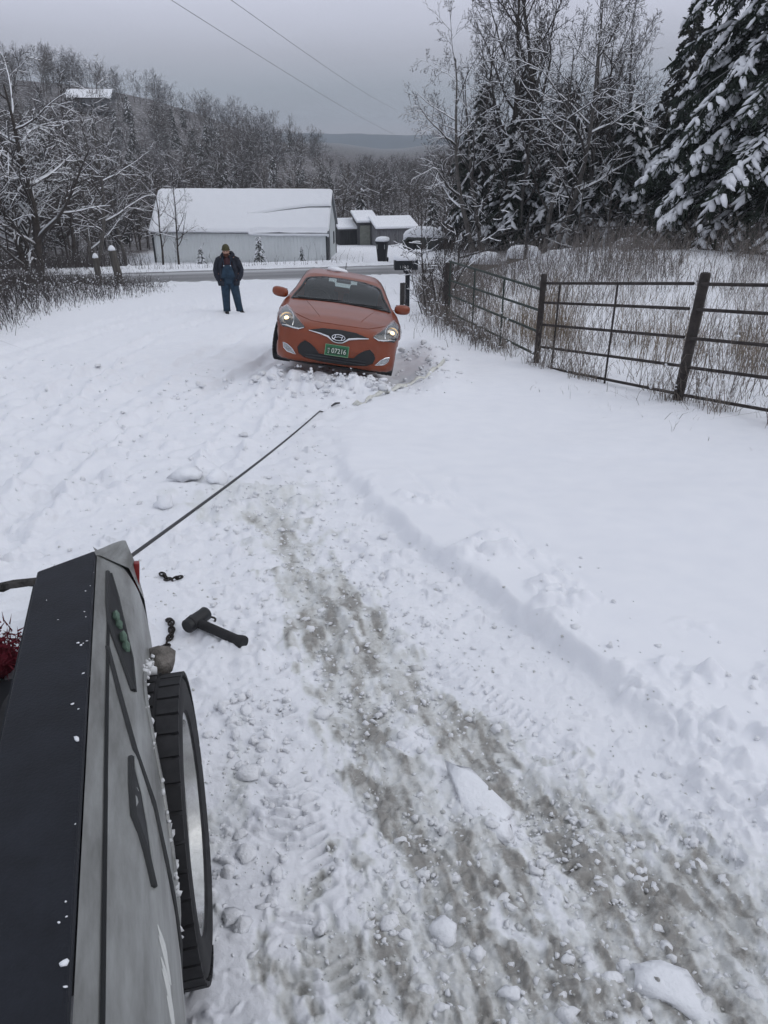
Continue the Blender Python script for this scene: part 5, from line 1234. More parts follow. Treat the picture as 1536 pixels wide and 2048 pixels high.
def build_shed(name, lab, x, y, w, dpt, h, rise, wallc, ang=.2, door=None, extra=None):
    z = gz(x, y, False); r = empty(name, (x, y, z - .1), (0, 0, ang)); tag(r, lab, 'shed', 'sheds past the barn')
    wm = mat(name + '_wall', wallc, .9, var=.35, vscale=3, stretch=(3, 3, .4)); V = [(0, 0, 0), (w, 0, 0), (w, dpt, 0), (0, dpt, 0), (0, 0, h), (w, 0, h), (w, dpt, h + rise), (0, dpt, h + rise)]
    MB().add(V, [(0, 1, 5, 4), (1, 2, 6, 5), (2, 3, 7, 6), (3, 0, 4, 7)]).build('wall', wm, r)
    n = max(3, int(w / .3))
    for k in range(n): MB().box((w * (k + .5) / n, -.012, h * .5), (w / n * .94, .022, h)).build('plank', wm, r)
    V = [(-.2, -.25, h - .04), (w + .2, -.25, h - .04), (w + .2, dpt + .2, h + rise + .06), (-.2, dpt + .2, h + rise + .06)]
    rf = MB().add(V + [(a, b, c + .08) for a, b, c in V], [(0, 1, 2, 3), (4, 5, 6, 7), (0, 1, 5, 4), (1, 2, 6, 5), (2, 3, 7, 6), (3, 0, 4, 7)]).build('roof', mat(name + '_roof', (.08, .08, .085), .7), r)
    sn = MB().add([(a, b, c + .082) for a, b, c in V] + [(a * .98 + .01, b * .98, c + .30) for a, b, c in V], [(0, 1, 2, 3), (4, 5, 6, 7), (0, 1, 5, 4), (1, 2, 6, 5), (2, 3, 7, 6), (3, 0, 4, 7)]).build('roof_snow', M['snow_plain'], rf)
    b_ = sn.modifiers.new('b', 'BEVEL'); b_.width = .07; b_.segments = 3
    for (dx, dw, dh, col) in (door or []): 
        MB().box((dx, -.05, dh / 2), (dw, .05, dh)).build('door', mat(name + '_door', col, .8, var=.2), r)
build_shed('garden_shed', 'grey open lean-to shed right behind the barn gable', -4.1, 73.5, 2.0, 3.0, 1.45, .4, (.045, .045, .048))
build_shed('garden_shed', 'taller grey shed with a pale door beside the lean-to', -2.35, 73.0, 1.75, 3.2, 2.0, .5, (.10, .10, .105), door=[(.62, .95, 1.8, (.24, .25, .22))])
build_shed('garden_shed', 'low wide grey shed with flat snowy roof behind the bin', -.6, 70.5, 3.6, 3.2, 1.5, .5, (.17, .17, .18))

def parked():
    x, y = 3.3, 55.5; z = gz(x, y, False); V, F = CARSHELL
    r = empty('parked_car', (x + 2.0, y, z), (0, 0, R(82))); r.scale = (1.0, .95, 1.05); tag(r, 'dark parked car under a mound of snow beyond the road', 'car')
    MB().add(V, F).build('body', mat('dark_green_paint', (.02, .026, .024), .35, spec=.5), r, 'auto')
    bv = BVHTree.FromPolygons(V, F); nx = 24; XX, YY = np.meshgrid(np.linspace(-.82, .82, nx), np.linspace(.35, 4.1, 50)); Z = []
    for a, b in zip(XX.ravel(), YY.ravel()):
        h = bv.ray_cast(Vector((a, b, 3)), Vector((0, 0, -1))); Z.append((h[0].z if h[0] else .7) + .02)
    Z = np.array(Z).reshape(XX.shape) + .10 * np.minimum(1, (1 - (XX / .82) ** 2) * 3) + .05 * fbm(XX, YY, .6, 3, 4); i = np.arange(49)[:, None] * nx + np.arange(nx - 1)[None]
    s = obj('snow_cover', fast_mesh('snow_cover', np.stack([XX, YY, Z], -1).reshape(-1, 3), np.stack([i, i + 1, i + nx + 1, i + nx], -1).reshape(-1, 4), M['snow_plain'], smoothed=True), r); s.modifiers.new('t', 'SOLIDIFY').thickness = .2
    for sx in (-1, 1):
        for yy in (.85, 3.5):
            MB().lathe([(.0, -.1), (.31, -.1), (.33, 0), (.31, .1), (0, .1)], 20, 'x', (sx * .76, yy, .33)).build('wheel', M['rubber'], r, 'auto')
parked()

def hill_house():
    x, y = -70.5, 206; z = gz(x, y, False) - .3; r = empty('hill_house', (x, y, z), (0, 0, R(8))); tag(r, 'grey house with a snowy roof high on the wooded hill', 'house')
    w, d, h = 9.6, 7, 2.9; MB().box((0, 0, h / 2), (w, d, h)).build('wall', mat('house_wall', (.17, .17, .18), .8, var=.2), r)
    V = [(-w / 2 - .5, -d / 2 - .5, h), (w / 2 + .5, -d / 2 - .5, h), (w / 2 + .5, 0, h + 2.0), (-w / 2 - .5, 0, h + 2.0), (-w / 2 - .5, d / 2 + .5, h), (w / 2 + .5, d / 2 + .5, h)]
    rf = MB().add(V, [(0, 1, 2, 3), (3, 2, 5, 4), (0, 3, 4), (1, 5, 2)]).build('roof', mat('house_roof', (.08, .08, .085), .8), r)
    MB().add([(a, b, c + .12) for a, b, c in V], [(0, 1, 2, 3), (3, 2, 5, 4)]).build('roof_snow', M['snow_plain'], rf)
    for k in range(4):
        wn = MB().box((-3.4 + 2.2 * k, -d / 2 - .03, 1.6), (1.1, .08, 1.2)).build('window', M['black'], r); MB().box((-3.4 + 2.2 * k, -d / 2 - .08, 1.6), (.9, .04, 1.0)).build('pane', mat('house_pane', (.06, .07, .08), .1), wn)
hill_house()

# ------------------------------------------------------------------ overhead wires
def wire(a, b, lab, sag):
    a, b = Vector(a), Vector(b); tag(MB().tube([a.lerp(b, t) - Vector((0, 0, sag * math.sin(math.pi * t))) for t in np.linspace(0, 1, 40)], .011, 6).build('power_line', mat('wire', (.06, .06, .065), .7), None, True), lab, 'power line', 'power lines overhead')
wire((-11.2, 20, 8.4), (2.6, 166, 2.4), 'lower thin power line crossing the grey sky towards the right', .5)
wire((-8.2, 20, 7.75), (2.4, 166, 6.9), 'upper thin power line crossing the grey sky', .5)

# ------------------------------------------------------------------ trees
def ribbons(B0, B1, w0, w1, g):
    """flat tapering twigs: one quad each"""
    d = B1 - B0; s = np.cross(d, g.normal(0, 1, d.shape)); s /= np.linalg.norm(s, axis=1, keepdims=True) + 1e-9
    V = np.stack([B0 - s * w0[:, None], B0 + s * w0[:, None], B1 + s * w1[:, None], B1 - s * w1[:, None]], 1).reshape(-1, 3)
    return V, np.arange(len(B0) * 4).reshape(-1, 4)

class Wood:
    def __init__(s): s.V = {}; s.F = {}; s.n = {}
    def add(s, k, V, F):
        V = np.asarray(V, float); F = np.asarray(F, int)
        if len(F) == 0: return
        n = s.n.get(k, 0); s.V.setdefault(k, []).append(V)
        if F.shape[1] == 3: F = np.concatenate([F, F[:, 2:3]], 1)
        s.F.setdefault(k, []).append(F + n); s.n[k] = n + len(V)
    def get(s, k):
        if k not in s.V: return None, None
        return np.concatenate(s.V[k]), np.concatenate(s.F[k])

def tidy(F):
    """quads whose last two corners coincide are triangles"""
    t = F[:, 2] == F[:, 3]; return [F[~t], F[t][:, :3]]

def np_tube(P, r, n):
    P = np.asarray(P); k = len(P); t = np.gradient(P, axis=0); t /= np.linalg.norm(t, axis=1, keepdims=True) + 1e-9
    ref = np.array([.31, .17, .93]) if abs(t[0, 2]) < .9 else np.array([1., .1, 0]); u = np.cross(t, ref); u /= np.linalg.norm(u, axis=1, keepdims=True) + 1e-9; v = np.cross(t, u)
    a = np.arange(n) * 2 * np.pi / n; V = P[:, None] + (u[:, None] * np.cos(a)[None, :, None] + v[:, None] * np.sin(a)[None, :, None]) * np.asarray(r)[:, None, None]
    i = np.arange(k - 1)[:, None] * n + np.arange(n)[None]; j = np.arange(k - 1)[:, None] * n + (np.arange(n)[None] + 1) % n
    return V.reshape(-1, 3), np.stack([i, j, j + n, i + n], -1).reshape(-1, 4)

def vtubes(P, r, n):
    """many tubes at once: P (m,k,3), r (m,k)"""
    m, k, _ = P.shape; t = np.gradient(P, axis=1); t /= np.linalg.norm(t, axis=2, keepdims=True) + 1e-9
    ref = np.where(np.abs(t[:, :1, 2:3]) < .9, np.array([.31, .17, .93]), np.array([1., .1, 0])); u = np.cross(t, np.broadcast_to(ref, t.shape)); u /= np.linalg.norm(u, axis=2, keepdims=True) + 1e-9; v = np.cross(t, u)
    a = np.arange(n) * 2 * np.pi / n; V = P[:, :, None] + (u[:, :, None] * np.cos(a)[:, None] + v[:, :, None] * np.sin(a)[:, None]) * r[:, :, None, None]
    q = np.arange(k - 1)[:, None] * n; i = q + np.arange(n)[None]; j = q + (np.arange(n)[None] + 1) % n; f = np.stack([i, j, j + n, i + n], -1).reshape(-1, 4)
    return V.reshape(-1, 3), (f[None] + (np.arange(m) * k * n)[:, None, None]).reshape(-1, 4)

def grow(seed, H, r0, kids, ang, ratio, up=.06, droop=0.0, lean=(0, 0), first=.22, wob=.10, fork=None, snow=1.0, twig=.010, maxlev=4, snowr=1.0):
    g = np.random.default_rng(seed); W = Wood(); Z3 = np.array([0, 0, 1.0])
    fk = fork or [(0, 0, lean[0], lean[1], 1, 1)]
    p = np.array([(f[0], f[1], -.3) for f in fk]); d = np.array([(f[2], f[3], 1.) for f in fk]); L = np.array([H * f[4] for f in fk]); r = np.array([r0 * f[5] for f in fk])
    for lev in range(maxlev + 1):
        m = len(p); k = (9, 7, 5, 4, 3)[lev]; dd = d / np.linalg.norm(d, axis=1, keepdims=True); P = [p]
        for i in range(k):
            dd = dd + g.normal(0, wob * (1 if lev else .55), (m, 3)) + Z3 * (up if lev < 2 else up * .5) - Z3 * (droop * i / k * (1 if lev else 0))
            dd = dd / np.linalg.norm(dd, axis=1, keepdims=True); P.append(P[-1] + dd * (L / k)[:, None])
        P = np.stack(P, 1); rr = np.maximum(r[:, None] * (1 - np.linspace(0, 1, k + 1) * (.82 if lev else .86))[None], twig * .5)
        if lev >= maxlev:
            w = np.maximum(rr, twig); V, F = ribbons(P[:, :-1].reshape(-1, 3), P[:, 1:].reshape(-1, 3), w[:, :-1].ravel(), w[:, 1:].ravel() * .8, g); W.add('crown', V, F); break
        V, F = vtubes(P, rr, (8, 6, 4, 3)[lev]); W.add('trunk' if lev == 0 else 'crown', V, F)
        if snow > 0 and lev > 0:
            t = np.gradient(P, axis=1); t /= np.linalg.norm(t, axis=2, keepdims=True) + 1e-9; fl = np.sqrt(np.maximum(0, 1 - t[..., 2] ** 2)); sel = (fl.mean(1) > .52) & (g.random(m) < snow)
            if sel.any():
                Ps, ts, fs, rs = P[sel], t[sel], fl[sel], rr[sel]; s_ = np.cross(ts, Z3); s_ /= np.linalg.norm(s_, axis=2, keepdims=True) + 1e-9; hh = (rs * .9 + .014) * fs * snowr
                sw = (rs * .95 + .004)[..., None]; lift = Z3 * (rs * .35)[..., None]
                A = np.stack([Ps + s_ * sw + lift, Ps + Z3 * (rs * .8 + hh)[..., None], Ps - s_ * sw + lift], 1); n = k + 1; i = np.arange(n - 1)
                f = np.concatenate([np.stack([i, i + 1, n + i + 1, n + i], 1), np.stack([n + i, n + i + 1, 2 * n + i + 1, 2 * n + i], 1)])
                W.add('snow', A.reshape(-1, 3), (f[None] + (np.arange(len(Ps)) * 3 * n)[:, None, None]).reshape(-1, 4))
        nk = kids[lev]; f0 = first if lev == 0 else .18
        t = np.minimum(f0 + (1 - f0) * (np.arange(nk)[None] + g.random((m, nk)) * .8) / nk, .98); q = t * k; j = q.astype(int); f = (q - j)[..., None]; mi = np.arange(m)[:, None]
        pp = P[mi, j] * (1 - f) + P[mi, j + 1] * f; td = P[mi, j + 1] - P[mi, j]; td /= np.linalg.norm(td, axis=2, keepdims=True)
        ph = g.uniform(0, 6.28, (m, 1)) + 2.4 * np.arange(nk)[None] + g.normal(0, .5, (m, nk)); o = np.cross(td, np.stack([np.cos(ph), np.sin(ph), np.full_like(ph, .3)], -1)); o /= np.linalg.norm(o, axis=2, keepdims=True) + 1e-9
        an = np.radians(ang[lev] * g.uniform(.75, 1.25, (m, nk)))[..., None]; nd = td * np.cos(an) + o * np.sin(an)
        LL = L[:, None] * ratio[lev] * g.uniform(.65, 1.15, (m, nk)) * (1 - .45 * t); rc = np.maximum(twig, rr[mi, j] * g.uniform(.45, .62, (m, nk)))
        keep = g.random((m, nk)) < .93
        p, d, L, r = pp[keep], nd[keep], LL[keep], rc[keep]
    return W

def wood_mesh(W, key, m, name):
    V, F = W.get(key)
    if V is None: return None
    return fast_mesh(name, V, tidy(F), m)

def plant(meshes, name, lab, x, y, rz=0, s=1.0, cat='tree', group=None, tilt=0, z=None):
    r = empty(name, (x, y, gz(x, y, False) if z is None else z), (tilt, 0, rz)); r.scale = (s, s, s); tag(r, lab, cat, group)
    for nm, me in meshes:
        if me is not None:
            q = obj(nm, me, r)
            if nm in ('snow', 'foliage'): q['kind'] = 'stuff'
    return r

def bare(seed, bark, twigm, **kw):
    W = grow(seed, **kw); return [('trunk', wood_mesh(W, 'trunk', bark, 'trunk')), ('crown', wood_mesh(W, 'crown', twigm, 'crown')), ('snow', wood_mesh(W, 'snow', M['snow_plain'], 'snow'))]

UP = [bare(101, M['bark'], M['twig'], H=12.5, r0=.17, kids=(17, 8, 6, 5), ang=(46, 42, 40, 38), ratio=(.42, .50, .50, .55), up=.10, first=.25, snow=.3),
      bare(102, M['bark'], M['twig'], H=13.5, r0=.19, kids=(18, 8, 6, 5), ang=(40, 42, 42, 38), ratio=(.40, .50, .50, .55), up=.11, first=.3, snow=.25),
      bare(103, M['bark_grey'], M['twig'], H=11, r0=.16, kids=(14, 8, 6, 5), ang=(52, 45, 42, 40), ratio=(.50, .50, .50, .55), up=.08, first=.2, lean=(-.12, 0), snow=.5)]
SPREAD = bare(104, M['bark_grey'], M['twig'], H=9.5, r0=.16, kids=(11, 8, 6, 5), ang=(55, 45, 42, 40), ratio=(.6, .5, .5, .55), up=.05, droop=.05, first=.15, snow=.9, snowr=1.1, fork=[(0, 0, -.5, -.05, 1, 1), (.25, 0, -.12, .1, .9, .8)])
ARCH = bare(105, M['bark'], M['twig'], H=7.5, r0=.20, kids=(17, 8, 6, 5), ang=(62, 45, 42, 38), ratio=(.72, .52, .5, .55), up=.05, droop=.13, first=.12, snow=.85, snowr=1.0, fork=[(0, 0, .10, 0, 1, 1), (-.2, .2, -.22, .1, .85, .8)])
SAP = bare(106, M['bark'], M['twig'], H=5.6, r0=.075, kids=(16, 6, 5, 4), ang=(58, 45, 42, 40), ratio=(.48, .48, .5, .5), up=.03, first=.18, snow=.8, maxlev=3, twig=.007)
SAP2 = bare(107, M['bark'], M['twig_brown'], H=5.2, r0=.07, kids=(14, 6, 5, 4), ang=(50, 45, 42, 40), ratio=(.42, .48, .5, .5), up=.05, first=.25, snow=.5, maxlev=3, twig=.007)

BT = 'bare trees right of the drive'
plant(UP[0], 'bare_tree', 'tall bare tree at the left of the roadside trees, upright twigs against the sky', 7.4, 50.5, 0, 1.28, group=BT)
plant(UP[1], 'bare_tree', 'tallest bare tree whose crown leaves the top of the picture', 10.0, 52, 2.2, 1.30, group=BT)
plant(UP[0], 'bare_tree', 'thin bare tree in the gap between the two cedars groups', 14.6, 52.5, 4.0, .98, group=BT)
plant(UP[1], 'bare_tree', 'bare tree just left of the pointed dark cedar', 16.6, 54, 1.0, .92, group=BT)
plant(SPREAD, 'bare_tree', 'forked snow lined tree leaning left over the mailboxes', 5.6, 47.2, .2, 1.12, group=BT)
plant(UP[2], 'bare_tree', 'grey leaning tree right behind the forked snow lined one', 8.3, 49.0, 1.2, .98, group=BT)
plant(SPREAD, 'bare_tree', 'wide snow lined tree in front of the middle cedars', 9.6, 46.0, 2.6, 1.22, group=BT)
plant(UP[2], 'bare_tree', 'tall grey tree with open crown before the two tallest', 12.0, 47.5, 4.1, 1.22, group=BT)
plant(UP[0], 'bare_tree', 'thin upright tree left of the forked snow lined one', 6.4, 52.5, 2.9, 1.05, group=BT)
plant(UP[2], 'bare_tree', 'bare tree half hidden by the bushy snowy cedar', 15.2, 49.6, 5.6, .82, group=BT)
plant(SAP, 'sapling', 'small bare sapling with a straight dark trunk by the rear fence', 10.5, 43.0, 1.0, .9, group=BT)
plant(SAP2, 'sapling', 'thin snowy sapling standing before the right cedars', 12.6, 44.2, 3.0, 1.0, group=BT)
plant(SAP, 'sapling', 'larger bare sapling with low branches in front of the barn', -13.4, 51.0, .5, 1.05, group='saplings in front of the barn')
plant(SAP2, 'sapling', 'thinner bare sapling nearest the barn corner', -15.0, 53.0, 2.5, 1.15, group='saplings in front of the barn')
LT = 'snow lined trees on the left'
plant(ARCH, 'bare_tree', 'big arching tree at the left edge with snow lined limbs', -14.9, 33.5, .3, 1.08, group=LT)
plant(ARCH, 'bare_tree', 'dark arching tree cut by the left edge of the picture', -18.8, 36.0, 2.6, 1.28, group=LT)
plant(SPREAD, 'bare_tree', 'snow lined tree left of the barn behind the timber posts', -17.4, 47.0, 3.0, .92, group=LT)
plant(UP[2], 'bare_tree', 'bare tree right against the left barn corner', -18.0, 54.5, .9, .78, group=LT)
plant(UP[0], 'bare_tree', 'slender bare tree between the arching tree and the barn', -20.8, 52.5, 1.9, .82, group=LT)
plant(SPREAD, 'bare_tree', 'upper snow lined tree far up at the left edge', -24.2, 45.5, 1.3, 1.22, group=LT)
plant(UP[1], 'bare_tree', 'bare tree at the back of the left thicket', -27.5, 55, 1.3, .85, group=LT)

# evergreens: drooping sprays with pads of snow
def cedar(seed, H, rad, nb, m, snow=.5, leafs=46, tip=.12, pad=.10, base_h=.06, narrow=1.0, low=.0, raw=False):
    g = np.random.default_rng(seed); W = Wood(); V, F = np_tube(np.stack([np.zeros(8), np.zeros(8), np.linspace(-.3, H * .97, 8)], 1), np.linspace(.018 * H, .004 * H, 8), 7); W.add('trunk', V, F)
    A0, A1, AW, SP, SS, SD = [], [], [], [], [], []
    for b in range(nb):
        t = base_h + (1 - base_h) * (b + g.random()) / nb; z = t * H; a = b * 2.39996 + g.normal(0, .25)
        prof = (1 - t) ** .62 * (.55 + .45 * smooth(0, .22, t)) if low == 0 else (1 - t) ** low
        L = max(.25, rad * float(prof) * g.uniform(.72, 1.18) * narrow); k = 7; d = np.array([math.cos(a), math.sin(a), g.uniform(.05, .45)]); P = [np.array([0, 0, z])]
        for i in range(k):
            d = d + np.array([0, 0, -.17 - .05 * g.random()]) + g.normal(0, .05, 3); d /= np.linalg.norm(d); P.append(P[-1] + d * L / k)
        P = np.array(P); V, F = np_tube(P, np.linspace(.022 + .004 * L, .006, k + 1), 4); W.add('branches', V, F)
        n = int(leafs * (.35 + L / rad)); q = (.22 + .78 * g.random(n) ** .8) * k; j = np.minimum(q.astype(int), k - 1); f = (q - j)[:, None]; pp = P[j] * (1 - f) + P[j + 1] * f
        td = P[j + 1] - P[j]; td /= np.linalg.norm(td, axis=1, keepdims=True); sd = np.cross(td, [0, 0, 1]); sd /= np.linalg.norm(sd, axis=1, keepdims=True) + 1e-9
        sgn = g.choice([-1, 1], n)[:, None]; ll = (tip * 2.4 + .20 * L) * g.uniform(.35, 1.0, n)[:, None] * (.55 + .45 * (1 - q / k))[:, None]
        dirn = td * g.uniform(.3, .9, (n, 1)) + sd * sgn * g.uniform(.3, 1.0, (n, 1)) + np.array([0, 0, -1]) * g.uniform(.10, .75, (n, 1)); dirn /= np.linalg.norm(dirn, axis=1, keepdims=True)
        e = pp + dirn * ll; A0.append(pp); A1.append(e); AW.append(np.full(n, tip))
        # small side fronds of every spray
        for rep in range(3):
            h_ = g.uniform(.3, .95, (n, 1)); p2 = pp + dirn * ll * h_; d2 = dirn + g.normal(0, .55, (n, 3)) + np.array([0, 0, -.25]); d2 /= np.linalg.norm(d2, axis=1, keepdims=True)
            A0.append(p2); A1.append(p2 + d2 * ll * .5); AW.append(np.full(n, tip * .62))
        # snow lies on the outer half of the bough and its sprays
        if g.random() < snow * 1.5:
            ms = int(n * snow * g.uniform(.3, 1.0)); sel = g.permutation(n)[:ms]; sel = sel[q[sel] > k * .30]
            SP.append(pp[sel] + dirn[sel] * ll[sel] * g.uniform(.25, .8, (len(sel), 1)) + np.array([0, 0, .6 * pad])); SD.append(dirn[sel]); SS.append(pad * g.uniform(.6, 1.5, len(sel)) * (.6 + .5 * L / rad))
    A0, A1, AW = np.concatenate(A0), np.concatenate(A1), np.concatenate(AW)
    mid = (A0 + A1) / 2; d = A1 - A0; s = np.cross(d, g.normal(0, 1, d.shape)); s /= np.linalg.norm(s, axis=1, keepdims=True) + 1e-9
    V = np.stack([A0, mid - s * AW[:, None] * .5 + d * .05, A1, mid + s * AW[:, None] * .5 + d * .05], 1).reshape(-1, 3); W.add('foliage', V, np.arange(len(V)).reshape(-1, 4))
    if SP:
        SP, SS, SD = np.concatenate(SP), np.concatenate(SS), np.concatenate(SD); v, f = IC1; n = len(SP)
        ux = SD; uy = np.cross(ux, [0, 0, 1.]); uy /= np.linalg.norm(uy, axis=1, keepdims=True) + 1e-9; uz = np.cross(uy, ux) * -1; uz = np.where(uz[:, 2:3] < 0, -uz, uz)
        vj = v[None] * (1 + g.normal(0, .18, (n, len(v), 1))) * SS[:, None, None]
        VV = SP[:, None] + vj[..., 0:1] * ux[:, None] * 1.7 + vj[..., 1:2] * uy[:, None] * .85 + vj[..., 2:3] * uz[:, None] * .45
        W.add('snow', VV.reshape(-1, 3), (f[None] + (np.arange(n) * len(v))[:, None, None]).reshape(-1, 3))
    if raw: return W
    out = [('trunk', wood_mesh(W, 'trunk', M['bark'], 'trunk')), ('branches', wood_mesh(W, 'branches', M['bark'], 'branches')), ('foliage', wood_mesh(W, 'foliage', m, 'foliage'))]
    sm = wood_mesh(W, 'snow', M['snow_plain'], 'snow')
    if sm: sm.polygons.foreach_set('use_smooth', [True] * len(sm.polygons))
    return out + [('snow', sm)]

BIG = cedar(201, 19.0, 5.6, 330, M['cedar'], .60, 62, .10, .125, .07, low=.38)
CED = [cedar(202, 9.5, 3.0, 170, M['cedar'], .30, 44, .12, .12, low=.5), cedar(203, 10.5, 2.6, 170, M['cedar2'], .22, 44, .12, .11, low=.6), cedar(204, 8.0, 3.1, 150, M['cedar'], .42, 44, .12, .14, low=.5)]
MINI = cedar(205, 2.2, .8, 40, M['cedar'], .45, 22, .06, .08)
CG = 'snowy cedars right of the drive'
plant(BIG, 'cedar_tree', 'huge snow laden cedar filling the right edge', 15.0, 31.2, .4, 1.0, group=CG)
plant(BIG, 'cedar_tree', 'second big cedar behind the one at the right edge', 20.6, 37.0, 2.4, .92, group=CG)
plant(CED[1], 'cedar_tree', 'dark pointed cedar rising left of the huge cedar', 17.3, 49.5, 1.2, 1.22, group=CG)
plant(CED[0], 'cedar_tree', 'snowy cedar behind the forked tree above the mailboxes', 6.4, 54, .3, 1.0, group=CG)
plant(CED[1], 'cedar_tree', 'cedar with pointed top in the middle of the tree group', 9.2, 55, 2.1, 1.02, group=CG)
plant(CED[0], 'cedar_tree', 'cedar between the two tallest bare trees', 11.6, 53.5, 3.3, 1.02, group=CG)
plant(CED[2], 'cedar_tree', 'low bushy cedar with thick snow behind the rear fence', 13.9, 47.0, 4.4, .98, group=CG)
plant(CED[2], 'cedar_tree', 'low snowy cedar at the left end of the rear fence', 8.0, 50.0, 1.4, .95, group=CG)
plant(CED[2], 'cedar_tree', 'bushy snowy cedar under the dark pointed cedar', 16.0, 45.0, 5.4, 1.0, group=CG)
plant(CED[0], 'cedar_tree', 'cedar filling the back of the right tree group', 14.6, 56.5, 5.0, 1.05, group=CG)
plant(CED[1], 'cedar_tree', 'cedar deep behind the bushy snowy ones', 19.8, 54.0, 3.0, 1.1, group=CG)
plant(CED[2], 'cedar_tree', 'broad cedar low in the middle of the right trees', 11.0, 49.0, 2.2, .95, group=CG)
plant(MINI, 'small_spruce', 'small snowy spruce in front of the barn wall', -8.2, 51.6, .3, .75, cat='shrub', group='shrubs in front of the barn')
plant(MINI, 'small_spruce', 'tiny snowy shrub left of the person before the barn', -11.9, 51.0, 2.3, .52, cat='shrub', group='shrubs in front of the barn')
plant(MINI, 'small_spruce', 'tiny dusty shrub near the right barn corner', -5.5, 52.6, 4.3, .45, cat='shrub', group='shrubs in front of the barn')
# tall many-stemmed shrub by the gate
SHR = bare(108, M['bark'], M['twig'], H=3.0, r0=.030, kids=(8, 5, 4), ang=(38, 40, 40), ratio=(.42, .5, .5), up=.05, first=.2, snow=.5, maxlev=3, twig=.006,
           fork=[(random.uniform(-.35, .35), random.uniform(-.4, .4), random.uniform(-.32, .22), random.uniform(-.2, .2), random.uniform(.55, 1.1), random.uniform(.6, 1.2)) for _ in range(9)])
plant(SHR, 'roadside_shrub', 'tall many stemmed shrub beside the mailboxes at the gate end', 1.42, 20.4, 0, 1.0, cat='shrub')

# woods on the hill and behind the barn: one mass
def scatter_gn(name, lab, P, rz, sc, idx, protos):
    hid = bpy.data.collections.new(name + '_kinds')
    for k, me in enumerate(protos): hid.objects.link(bpy.data.objects.new('%s_kind_%02d' % (name, k), me))
    me = bpy.data.meshes.new(name); me.vertices.add(len(P)); me.vertices.foreach_set('co', np.asarray(P, np.float32).ravel())
    for an, ty, va in (('turn', 'FLOAT', rz), ('size', 'FLOAT', sc), ('pick', 'INT', idx)):
        at = me.attributes.new(an, ty, 'POINT'); at.data.foreach_set('value', np.asarray(va, np.float32 if ty == 'FLOAT' else np.int32))
    o = obj(name, me); ng = bpy.data.node_groups.new(name, 'GeometryNodeTree')
    ng.interface.new_socket('Geometry', in_out='INPUT', socket_type='NodeSocketGeometry'); ng.interface.new_socket('Geometry', in_out='OUTPUT', socket_type='NodeSocketGeometry')
    nn = ng.nodes.new; gi, go, ip, ci = nn('NodeGroupInput'), nn('NodeGroupOutput'), nn('GeometryNodeInstanceOnPoints'), nn('GeometryNodeCollectionInfo')
    ci.inputs['Collection'].default_value = hid; ci.inputs['Separate Children'].default_value = True; ci.inputs['Reset Children'].default_value = True
    def attr(n_, ty): q = nn('GeometryNodeInputNamedAttribute'); q.data_type = ty; q.inputs['Name'].default_value = n_; return q.outputs['Attribute']
    cx = nn('ShaderNodeCombineXYZ'); er = nn('FunctionNodeEulerToRotation'); l = ng.links.new
    l(attr('turn', 'FLOAT'), cx.inputs['Z']); l(cx.outputs[0], er.inputs[0]); l(er.outputs[0], ip.inputs['Rotation']); l(attr('size', 'FLOAT'), ip.inputs['Scale']); l(attr('pick', 'INT'), ip.inputs['Instance Index'])
    ip.inputs['Pick Instance'].default_value = True
    l(gi.outputs[0], ip.inputs['Points']); l(ci.outputs[0], ip.inputs['Instance']); l(ip.outputs[0], go.inputs[0])
    o.modifiers.new('scatter', 'NODES').node_group = ng
    return tag(o, lab, 'wood', kind='stuff')

def one_mesh(W, keys, mats, name):
    V, F, mi, n = [], [], [], 0
    for k, q in enumerate(keys):
        v, f = W.get(q)
        if v is None: continue
        V.append(v); F.append(f + n); mi.append(np.full(len(f), k)); n += len(v)
    F = np.concatenate(F); mi = np.concatenate(mi); t = F[:, 2] == F[:, 3]
    return fast_mesh(name, np.concatenate(V), [F[~t], F[t][:, :3]], mats, np.concatenate([mi[~t], mi[t]]))

